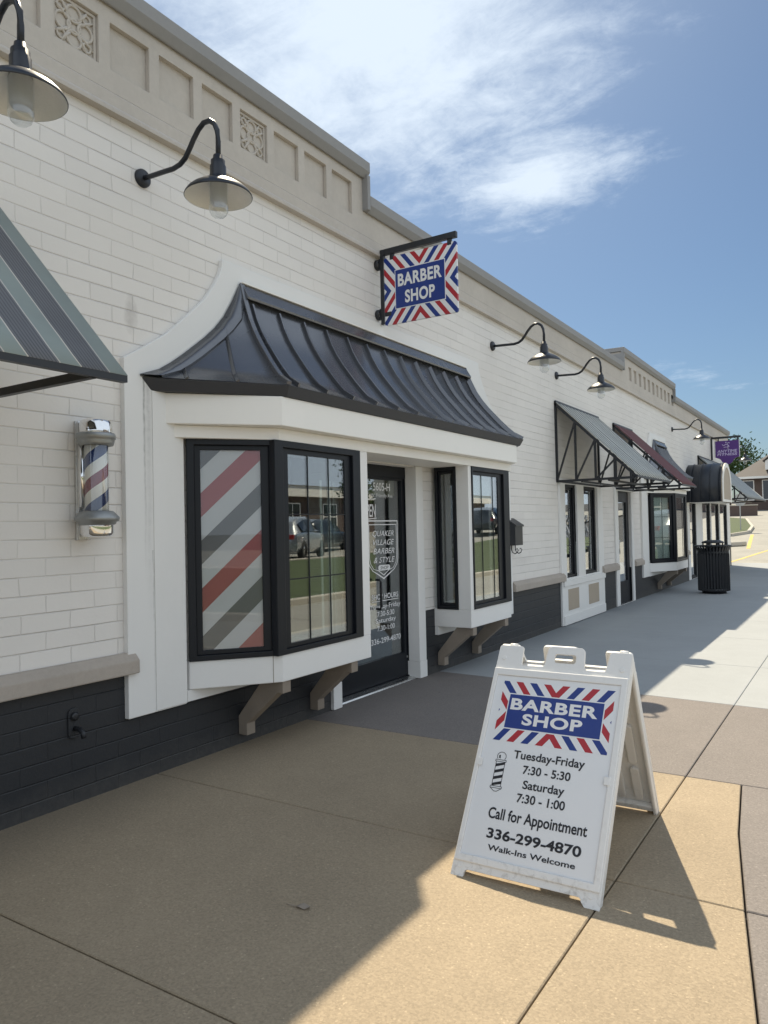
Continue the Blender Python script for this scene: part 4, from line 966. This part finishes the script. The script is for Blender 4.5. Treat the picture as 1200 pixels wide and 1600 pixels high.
t = NT('spiral_stripes'); pos = t.coord('pos'); s = t.new('ShaderNodeSeparateXYZ'); t.lk(pos, s.inputs[0])
th = t.math('ARCTAN2', t.math('SUBTRACT', s.outputs[1], py), t.math('SUBTRACT', s.outputs[0], px))
x = t.math('SUBTRACT', t.math('DIVIDE', s.outputs[2], 0.285), t.math('DIVIDE', th, 2*math.pi))
f_ = t.math('FRACT', t.math('ADD', x, 10.16))
c = t.ramp(f_, [(0.0, (0.018, 0.045, 0.16)), (0.25, (0.78, 0.76, 0.70)), (0.5, (0.20, 0.015, 0.03)), (0.75, (0.78, 0.76, 0.70))], 'CONSTANT')
t.lk(c, t.b.inputs['Base Color']); t.b.inputs['Roughness'].default_value = 0.4
part('striped_cylinder', MB().lathe([(0.0, 1.63), (0.064, 1.63), (0.064, 2.01), (0.0, 2.01)], (px, py, 0), 40), t.m, bp)
part('glass_tube', MB().lathe([(0.067, 1.632), (0.067, 2.008)], (px, py, 0), 40), 'clear', bp)
# ------------------------------------------------------------------ tap on the base wall
hb = thing('wall_tap', 'dark painted hose tap on the charcoal base wall under the barber pole', 'tap', (W, 2.59, 0.36))
part('tap_plate', MB().prism(rrect(2.545, 2.615, 0.365, 0.535, 0.03), (W+0.003, 0, 0), UY, UZ, NX, 0.012), 'brick_dark', hb, 0.004)
part('spout', MB().tube([(W+0.012, 2.585, 0.42), (W+0.06, 2.585, 0.42), (W+0.085, 2.585, 0.405), (W+0.095, 2.585, 0.375)], 0.014, 10), 'iron', hb)
part('valve_knob', MB().lathe([(0.0, 0.0), (0.022, 0.0), (0.024, 0.012), (0.012, 0.016), (0.0, 0.016)], (W+0.016, 2.58, 0.49), 16, 'x'), 'iron', hb)
# ------------------------------------------------------------------ mailbox
mbx = thing('mailbox', 'black wall mailbox with sloping lid and scroll hooks beside the bay window', 'mailbox', (W, 8.81, 1.25))
part('box', MB().prism([(0.001, 1.255), (0.125, 1.255), (0.125, 1.505), (0.001, 1.585)], (W, 8.69, 0), (1, 0, 0), (0, 0, 1), (0, 1, 0), 0.245), 'mailbox', mbx, 0.004)
part('lid', MB().prism([(0.0, 1.592), (0.001, 1.60), (0.140, 1.510), (0.140, 1.49), (0.133, 1.49), (0.133, 1.503)], (W, 8.683, 0), (1, 0, 0), (0, 0, 1), (0, 1, 0), 0.259), 'mailbox', mbx, 0.002)
for yy_ in (8.75, 8.87):
    pts = [(W+0.045, yy_, 1.254), (W+0.045, yy_, 1.20), (W+0.06, yy_, 1.165), (W+0.09, yy_, 1.15), (W+0.12, yy_, 1.165), (W+0.135, yy_, 1.195), (W+0.12, yy_, 1.215), (W+0.105, yy_, 1.205)]
    part('scroll_hook', MB().tube(pts, 0.006, 8), 'iron', mbx)

# ------------------------------------------------------------------ awnings
def awning(name, label, y0, y1, z0, z1, xo, m, nbay=3, truss=True, group=None):
    a = thing(name, label, 'awning', (W, (y0+y1)/2, z1), group)
    cv = MB(); K = 8
    slope = V((xo-W, 0, z1-z0))
    n_ = V((-(z1-z0), 0, xo-W)).normalized()
    if n_.z < 0: n_ = -n_
    rows = []
    for j in range(9):
        y = y0+(y1-y0)*j/8
        rows.append([V((W+0.002, y, z0))+slope*(i/K)-n_*(0.012*math.sin(math.pi*i/K)*(1 if j % 4 else 0)) for i in range(K+1)])
    cv.grid(rows, True)
    can = part('canvas', cv, m, a)
    so = can.modifiers.new('thickness', 'SOLIDIFY'); so.thickness = 0.004; so.offset = -1
    fr_ = MB(); b_ = 0.034; off = n_*-0.036
    P0 = lambda y, t_: V((W+0.012, y, z0))+slope*t_*0.99+off
    ysr = [y0+0.2, y1-0.2] if not truss else [y0+0.015, y1-0.015]
    for y in ysr:
        fr_.bar(P0(y, 0.0), P0(y, 1.0), b_)
        if truss:
            fr_.bar((W+0.014, y, z1-0.03), (xo-0.03, y, z1-0.03), b_)
            fr_.bar((W+0.014, y, z0-0.02), (W+0.014, y, z1-0.03), b_)
            xs_ = [0.25, 0.5, 0.75]
            for k, q in enumerate(xs_):
                xq = W+0.014+(xo-0.03-W)*q; fr_.bar((xq, y, z1-0.03), (xq, y, z0+(z1-z0)*q-0.035), b_*0.85)
                xp = W+0.014+(xo-0.03-W)*(q-0.25); fr_.bar((xp, y, z1-0.03), (xq, y, z0+(z1-z0)*q-0.04), b_*0.7)
    fr_.bar((xo-0.012, y0, z1-0.012), (xo-0.012, y1, z1-0.012), 0.03); fr_.bar((W+0.016, y0, z0-0.015), (W+0.016, y1, z0-0.015), b_)
    fr_.bar((W+0.02, y0, z1-0.028), (W+0.02, y1, z1-0.028), b_)
    if truss:
        for q in (0.33, 0.66): fr_.bar((W+(xo-W)*q, y0, z1-0.05), (W+(xo-W)*q, y1, z1-0.05), b_*0.8)
    part('frame', fr_, 'iron', a)
    return a
awning('awning', 'green and charcoal striped shed awning at the left edge over the barber pole', -2.4, 2.055, 3.36, 2.168, -2.59, 'canvas_green', truss=False).children
st = [o for o in bpy.data.objects if o.name.startswith('awning')][0]
part('strut', MB().bar((W+0.01, 1.90, 2.155), (-2.605, 1.90, 2.155), 0.03, 0.035), 'iron', st)
awning('awning', 'grey pinstriped shed awning with an open black truss over the panelled window', 10.57, 12.69, 3.33, 2.17, -2.59, 'canvas_grey')
awning('awning', 'burgundy shed awning over the narrow black door', 13.62, 14.92, 3.33, 2.165, -2.59, 'canvas_red')
awning('awning', 'pale striped shed awning beyond the black barrel canopy at the far end', 21.96, 26.6, 3.33, 2.13, -2.55, 'canvas_pale')

# ------------------------------------------------------------------ barrel canopy
cn = thing('barrel_canopy', 'black barrel vaulted entrance canopy with cream arched front', 'canopy', (W, 20.8, 2.0))
yc, hw, zb0 = 20.78, 0.74, 1.99
archp = lambda r_, n_=20: [(yc+r_*math.cos(math.pi*k/n_), zb0+0.40+0.60*(r_/hw)*math.sin(math.pi*k/n_)) for k in range(n_+1)]
sh = MB()
outer = [(yc+hw, zb0)]+archp(hw)+[(yc-hw, zb0)]
sh.grid([[V((W+0.003, y, z)) for y, z in outer], [V((-2.90, y, z)) for y, z in outer]], True)
cs = part('shell', sh, 'canopy', cn); so = cs.modifiers.new('thickness', 'SOLIDIFY'); so.thickness = 0.02; so.offset = -1 
innr = [(yc+hw-0.002, zb0-0.002)]+archp(hw-0.002)+[(yc-hw+0.002, zb0-0.002)]
tym = part('arched_front', plate_mesh('arched_front', innr, [], (-2.88, 0, 0), UY, UZ, NX, 0.03), 'beige', cn)
inn2 = [(yc+hw*0.8, zb0+0.06)]+archp(hw*0.8)+[(yc-hw*0.8, zb0+0.06)]
part('arch_trim', plate_mesh('arch_trim', innr, [inn2], (-2.862, 0, 0), UY, UZ, NX, 0.017), 'trim_warm', tym, 0.004)
for x_ in (-3.62, -3.40, -3.16, -2.93):
    part('seam', MB().tube([(x_, y, z) for y, z in [(yc+hw+0.006, zb0)]+archp(hw+0.006)+[(yc-hw-0.006, zb0)]], 0.012, 8, upv=(1, 0, 0)), 'canopy', cn)
part('soffit', MB().box(W+0.004, -2.905, yc-hw+0.025, yc+hw-0.025, zb0, zb0+0.03), 'trim_warm', cn)

# ------------------------------------------------------------------ purple hanging sign
fy = 24.2
fs = thing('hanging_sign', 'purple hanging sign with a small runner figure reading ANYTIME FITNESS', 'sign', (W, fy, 3.3))
part('bracket_frame', MB().box(W+0.002, W+0.05, fy-0.025, fy+0.025, 3.34, 4.03).box(W+0.0501, -2.93, fy-0.025, fy+0.025, 3.97, 4.03).box(-3.56, -3.53, fy-0.012, fy+0.012, 3.90, 3.9695).box(-3.03, -3.0, fy-0.012, fy+0.012, 3.90, 3.9695), 'iron', fs, 0.004)
px0, px1 = -3.63, -2.985
shape = [(px0, 3.41), (px0+0.10, 3.37), (px0+0.14, 3.34), (px0+0.18, 3.26), (px0+0.24, 3.21), (px0+0.32, 3.19), (px0+0.40, 3.21), (px0+0.46, 3.26), (px0+0.50, 3.34), (px0+0.54, 3.37), (px1, 3.41), (px1, 3.90), (px0, 3.90)]
part('sign_panel', MB().prism(shape, (0, fy+0.014, 0), (1, 0, 0), (0, 0, 1), (0, -1, 0), 0.028), 'inkpurple', fs, 0.003)
part('edge_strip', MB().box(px0-0.03, px0-0.002, fy-0.012, fy+0.012, 3.41, 3.90).box(px1+0.002, px1+0.022, fy-0.012, fy+0.012, 3.42, 3.90), 'alu', fs)
fO = (0, fy-0.0145, 0)
FX = ((1, 0, 0), (0, 0, 1), (0, -1, 0))
text('lettering', 'ANYTIME', fO, *FX, px0+0.05, px1-0.05, 3.545, 0.085, 'lavender', fs, bold=0.02, shear=0.15)
text('lettering', 'FITNESS', fO, *FX, px0+0.05, px1-0.05, 3.455, 0.075, 'lavender', fs, bold=0.02, shear=0.15)
rn = MB()
for pts in ([(-3.34, 3.79), (-3.29, 3.78), (-3.25, 3.72)], [(-3.34, 3.79), (-3.40, 3.75), (-3.44, 3.79)], [(-3.27, 3.76), (-3.30, 3.70), (-3.35, 3.71), (-3.40, 3.70)], [(-3.25, 3.72), (-3.30, 3.67), (-3.25, 3.64)], [(-3.31, 3.80), (-3.27, 3.84), (-3.23, 3.82)]):
    rn.tube([(x_, fy-0.0165, z_) for x_, z_ in pts], 0.011, 6)
rn.lathe([(0.0, -0.004), (0.02, -0.002), (0.02, 0.002), (0, 0.004)], (-3.335, fy-0.0165, 3.845), 12, 'y')
part('runner_mark', rn, 'lavender', fs)

# ------------------------------------------------------------------ litter bin
lb = thing('litter_bin', 'black slatted steel litter bin with flared rim and domed lid on the sidewalk', 'litter bin', (-2.64, 16.86, 0))
c = (-2.64, 16.86, 0)
part('base', MB().lathe([(0.0, 0.0), (0.235, 0.0), (0.235, 0.05), (0.29, 0.055), (0.295, 0.10), (0.0, 0.10)], c, 40), 'iron', lb)
part('liner', MB().lathe([(0.0, 0.101), (0.262, 0.101), (0.262, 0.93), (0.25, 0.93)], c, 40), 'black', lb)
sl = MB()
for k in range(32):
    a = 2*math.pi*k/32; ca, sa = math.cos(a), math.sin(a)
    P_ = lambda r_, z_: (c[0]+r_*ca, c[1]+r_*sa, z_)
    sl.tube([P_(0.292, 0.06), P_(0.292, 0.80), P_(0.300, 0.88), P_(0.325, 0.95), P_(0.352, 0.985)], 0.01, rect=[(-0.019, -0.004), (0.019, -0.004), (0.019, 0.004), (-0.019, 0.004)])
part('slats', sl, 'iron', lb)
part('rim', MB().lathe([(0.335, 0.985), (0.365, 0.985), (0.365, 1.003), (0.335, 1.003), (0.335, 0.985)], c, 48).lathe([(0.284, 0.84), (0.30, 0.84), (0.30, 0.875), (0.284, 0.875), (0.284, 0.84)], c, 48), 'iron', lb)
lid = part('lid', MB().lathe([(0.215, 1.045), (0.225, 1.05), (0.20, 1.085), (0.13, 1.105), (0.06, 1.112), (0.0, 1.113)], c, 40).lathe([(0.19, 0.965), (0.335, 0.99), (0.335, 0.998), (0.19, 0.978)], c, 40), 'iron', lb)
pm = MB()
for k in range(6):
    a = 2*math.pi*k/6+0.3; pm.box(c[0]+0.19*math.cos(a)-0.012, c[0]+0.19*math.cos(a)+0.012, c[1]+0.19*math.sin(a)-0.012, c[1]+0.19*math.sin(a)+0.012, 0.968, 1.06)
part('lid_post', pm, 'iron', lid)

lf = thing('dry_leaf', 'small dark curled leaf lying on the shaded tan slab', 'leaf', (-1.915, 2.33, 0.0))
part('blade', MB().add([(-1.95, 2.32, 0.003), (-1.925, 2.345, 0.012), (-1.895, 2.345, 0.006), (-1.88, 2.325, 0.014), (-1.90, 2.315, 0.004), (-1.93, 2.312, 0.010)], [[0, 1, 5], [1, 2, 4, 5], [2, 3, 4]]), 'timber', lf)
part('stalk', MB().tube([(-1.95, 2.32, 0.004), (-1.975, 2.313, 0.006), (-1.99, 2.315, 0.004)], 0.0015, 5), 'timber', lf)

# ------------------------------------------------------------------ far end of the street
tz = terr(-6.0, 48.15)
sp_ = thing('stop_sign', 'grey back of an octagonal road sign on a thin post beside the lawn', 'road sign', (-5.99, 48.15, tz))
part('post', MB().box(-6.02, -5.965, 48.14, 48.18, tz, tz+2.3), 'steel', sp_)
oc = [(-5.99+0.38*math.cos(R(22.5+45*k)), tz+1.82+0.38*math.sin(R(22.5+45*k))) for k in range(8)]
part('sign_plate', MB().prism(oc, (0, 48.19, 0), (1, 0, 0), (0, 0, 1), (0, 1, 0), 0.012), 'steel', sp_)
lw = thing('low_wall', 'low brick planter wall with a pale cap in front of the far house', 'wall', (-9, 70.2, terr(0, 70)))
z_ = terr(0, 70)
part('brickwork', MB().box(-14, -7.4, 69.9, 70.3, z_-0.2, z_+0.78), 'redbrick', lw); part('cap', MB().box(-14.05, -7.35, 69.85, 70.35, z_+0.781, z_+0.86), 'kerb', lw, 0.01)
hz = terr(0, 82)
fh = thing('brick_house', 'distant brick house with grey gabled roof and white dormer', 'house', (-4, 88, hz))
part('wall', MB().box(-10.2, 14, 82, 94, hz-0.5, hz+3.25), 'redbrick', fh)
rfm = MB(); e0, e1 = hz+3.25, hz+5.8
rfm.add([(-10.9, 81.4, e0), (14.6, 81.4, e0), (14.6, 94.6, e0), (-10.9, 94.6, e0), (-7.6, 88, e1+0.3), (12, 88, e1+0.3)], [[0, 1, 5, 4], [2, 3, 4, 5], [0, 4, 3], [1, 2, 5], [0, 3, 2, 1]])
rf = part('roof', rfm, 'shingle', fh)
part('eave_board', MB().box(-10.9, 14.6, 81.36, 81.45, e0-0.22, e0), 'trim', rf)
for x_ in (-7.1, -1.5, 4.0):
    dm = part('dormer', MB().prism([(x_-0.75, hz+3.9), (x_+0.75, hz+3.9), (x_+0.75, hz+4.75), (x_, hz+5.3), (x_-0.75, hz+4.75)], (0, 82.2, 0), (1, 0, 0), (0, 0, 1), (0, 1, 0), 3.0), 'trim', fh)
    part('window', MB().box(x_-0.4, x_+0.4, 82.15, 82.19, hz+4.0, hz+4.7), 'darkglass', dm)
    part('dormer_roof', MB().prism([(x_-0.95, hz+4.72), (x_, hz+5.45), (x_+0.95, hz+4.72), (x_+0.95, hz+4.8), (x_, hz+5.55), (x_-0.95, hz+4.8)], (0, 82.0, 0), (1, 0, 0), (0, 0, 1), (0, 1, 0), 3.2), 'shingle', dm)
for x_ in (-9.4, -7.6, -3.5, -1.0, 2.5, 6):
    wn = part('window', plate_mesh('window', rect(x_-0.55, x_+0.55, hz+0.9, hz+2.9), [rect(x_-0.47, x_+0.47, hz+0.98, hz+2.82)], (0, 81.96, 0), (1, 0, 0), (0, 0, 1), (0, -1, 0), 0.06), 'trim', fh)
    part('pane', MB().box(x_-0.475, x_+0.475, 81.99, 82.03, hz+0.975, hz+2.825), 'darkglass', wn)

def tree(name, label, x, y, h, r, seed, group=None, leafm='leaf', nclump=60, per=70):
    rs = random.Random(seed); z0 = terr(x, y)
    t_ = thing(name, label, 'tree', (x, y, z0), group)
    tr = MB(); top = V((x+rs.uniform(-.4, .4), y, z0+h*0.72))
    tr.tube([(x, y, z0-0.1), (x+rs.uniform(-.1, .1), y, z0+h*0.25), (x+rs.uniform(-.3, .3), y, z0+h*0.5), top], [h*0.035, h*0.026, h*0.018, h*0.006], 9)
    for k in range(9):
        a = rs.uniform(0, 6.28); b0 = V((x, y, z0+h*rs.uniform(0.28, 0.6))); d = V((math.cos(a), math.sin(a), rs.uniform(.3, .9)))
        tr.tube([b0, b0+d*r*0.35, b0+d*r*0.7+V((0, 0, .2))], [h*0.012, h*0.008, h*0.003], 6)
    part('trunk', tr, 'bark', t_)
    cr = MB()
    for k in range(nclump):
        while True:
            p = V((rs.uniform(-1, 1), rs.uniform(-1, 1), rs.uniform(-1, 1)))
            if 0.35 < p.length < 1: break
        cc_ = V((x+p.x*r, y+p.y*r, z0+h*0.62+p.z*h*0.36)); rr = r*rs.uniform(0.18, 0.34)
        for q in range(per):
            o_ = V((rs.gauss(0, 1), rs.gauss(0, 1), rs.gauss(0, 0.8)))*rr*0.55+cc_
            a_ = V((rs.uniform(-1, 1), rs.uniform(-1, 1), rs.uniform(-1, 1))).normalized(); b_ = a_.orthogonal().normalized(); s_ = rs.uniform(0.07, 0.16)*max(1, r/2.2)
            cr.add([o_-a_*s_, o_+b_*s_*0.5, o_+a_*s_, o_-b_*s_*0.5], [[0, 1, 2, 3]])
    me = bpy.data.meshes.new('crown'); me.from_pydata(cr.v, [], cr.f); part('crown', me, 'leaf', t_)
TG = 'trees beyond the far house'
tree('tree', 'leafy green tree showing above the far house roof beside the purple sign', -13.4, 98, 8.3, 3.4, 3, None)
tree('evergreen_tree', 'dark bushy evergreen in front of the brick house at the right edge', -6.0, 80.0, 4.4, 1.2, 5, None, nclump=50, per=60)

# street side that the shop windows mirror
def suv(name, label, x, y, m, rot, group='cars parked facing the shops'):
    c_ = thing(name, label, 'car', (0, 0, 0), group)
    st_ = [(-2.3, .42, .80, .80, .70, .6), (-2.2, .30, .98, .99, .86, .7), (-1.75, .28, 1.02, 1.45, .90, .62), (-1.2, .26, 1.03, 1.62, .92, .66), (0.0, .25, 1.02, 1.66, .92, .68), (0.55, .25, 1.01, 1.55, .92, .66), (1.15, .26, 1.0, 1.04, .91, .80), (1.9, .28, .94, .96, .89, .80), (2.25, .32, .82, .84, .82, .7), (2.36, .42, .66, .66, .70, .6)]
    def ringp(q):
        xx, zb_, zbelt, zr, wb_, wr_ = q
        h_ = [(0, zb_), (wb_*0.9, zb_), (wb_, zb_+0.15), (wb_, zbelt-0.1), (wb_*0.97, zbelt), (wr_, zr-0.06), (wr_*0.85, zr), (0, zr+0.02)]
        return [V((xx, a, b)) for a, b in h_]+[V((xx, -a, b)) for a, b in h_[-2:0:-1]]
    rings = [ringp(q) for q in st_]; n_ = len(rings[0]); bd = MB(); fs_ = []
    for i in range(len(rings)-1):
        for k in range(n_): fs_.append([i*n_+k, i*n_+(k+1) % n_, (i+1)*n_+(k+1) % n_, (i+1)*n_+k])
    bd.add([p for r_ in rings for p in r_], fs_, True); bd.add(rings[0], [list(range(n_))[::-1]]); bd.add(rings[-1], [list(range(n_))])
    bo = part('body', bd, m, c_); bo.data.set_sharp_from_angle(angle=R(28))
    for s_ in (-1, 1):
        w_ = MB()
        for (xa, xb, za, zb2) in ((-1.65, -0.75, 1.36, 1.53), (-0.68, 0.12, 1.53, 1.55), (0.18, 0.95, 1.50, 1.16)):
            w_.add([(xa, s_*0.925, 1.07), (xb, s_*0.925, 1.07), (xb, s_*0.72, zb2), (xa, s_*0.72, za)], [[0, 1, 2, 3]])
        part('side_window', w_, 'darkglass', c_)
        part('headlight', MB().box(2.12, 2.30, s_*0.62-0.16, s_*0.62+0.16, 0.70, 0.80), 'headlight', c_, 0.02)
        part('tail_lamp', MB().box(-2.31, -2.2, s_*0.66-0.1, s_*0.66+0.1, 0.78, 0.96), 'redlamp', c_, 0.02)
        for xx in (-1.42, 1.45):
            ty = part('wheel', MB().lathe([(0.20, -0.11), (0.33, -0.11), (0.36, -0.08), (0.36, 0.08), (0.33, 0.11), (0.20, 0.11)], (xx, s_*0.83, 0.36), 28, 'y'), 'rubber', c_)
            part('rim', MB().lathe([(0.0, -0.06), (0.20, -0.10), (0.20, 0.10), (0.0, 0.06)], (xx, s_*0.83, 0.36), 20, 'y'), 'alu', ty)
    part('windscreen', MB().add([(1.12, -.78, 1.07), (1.12, .78, 1.07), (0.58, .62, 1.55), (0.58, -.62, 1.55)], [[0, 1, 2, 3]]), 'darkglass', c_)
    part('grille', MB().box(2.28, 2.375, -0.42, 0.42, 0.45, 0.63), 'rubber', c_, 0.02)
    c_.location = (x, y, terr(x, y)-0.05); c_.rotation_euler = (0, 0, rot); return c_
suv('parked_suv', 'silver sport utility car parked across the road on the raised lot', 12.4, 22.9, 'carsilver', R(66))
suv('parked_suv', 'dark grey sport utility car parked across the road past the silver one', 12.8, 42.3, 'cardark', R(75))
suv('parked_suv', 'red sport utility car farthest along the lot across the road', 12.9, 53.0, 'carred', R(70))
suv('parked_suv', 'black sport utility car in the second row of the lot across the road', 16.6, 30.0, 'cardark', R(80))
ob = thing('brick_building', 'long brown brick building with cream eaves across the parking lot', 'building', (26, 40, 0))
bz = terr(26, 30)-0.05
part('wall', MB().box(24, 40, 14, 66, bz-0.3, bz+3.3), 'redbrick', ob)
part('eave_band', MB().box(23.5, 40.5, 13.5, 66.5, bz+3.3, bz+4.0), 'trim_warm', ob)
part('roof', MB().add([(23.4, 13.4, bz+4.01), (40.6, 13.4, bz+4.01), (40.6, 66.6, bz+4.01), (23.4, 66.6, bz+4.01), (32, 20, bz+4.5), (32, 60, bz+4.5)], [[0, 1, 4], [1, 2, 5, 4], [2, 3, 5], [3, 0, 4, 5], [0, 3, 2, 1]]), 'tanroof', ob)
for k in range(12):
    y_ = 17+k*4.0
    wn = part('window', plate_mesh('window', rect(y_-0.8, y_+0.8, bz+1.1, bz+2.9), [rect(y_-0.72, y_-0.03, bz+1.18, bz+1.97), rect(y_+0.03, y_+0.72, bz+1.18, bz+1.97), rect(y_-0.72, y_-0.03, bz+2.03, bz+2.82), rect(y_+0.03, y_+0.72, bz+2.03, bz+2.82)], (23.97, 0, 0), UY, UZ, (-1, 0, 0), 0.06), 'trim', ob)
    part('pane', MB().box(23.99, 24.02, y_-0.73, y_+0.73, bz+1.17, bz+2.83), 'darkglass', wn)
tree('street_tree', 'round leafy tree between the parked cars and the brick building', 17.5, 36.5, 6.0, 2.2, 11, None, nclump=55, per=60)
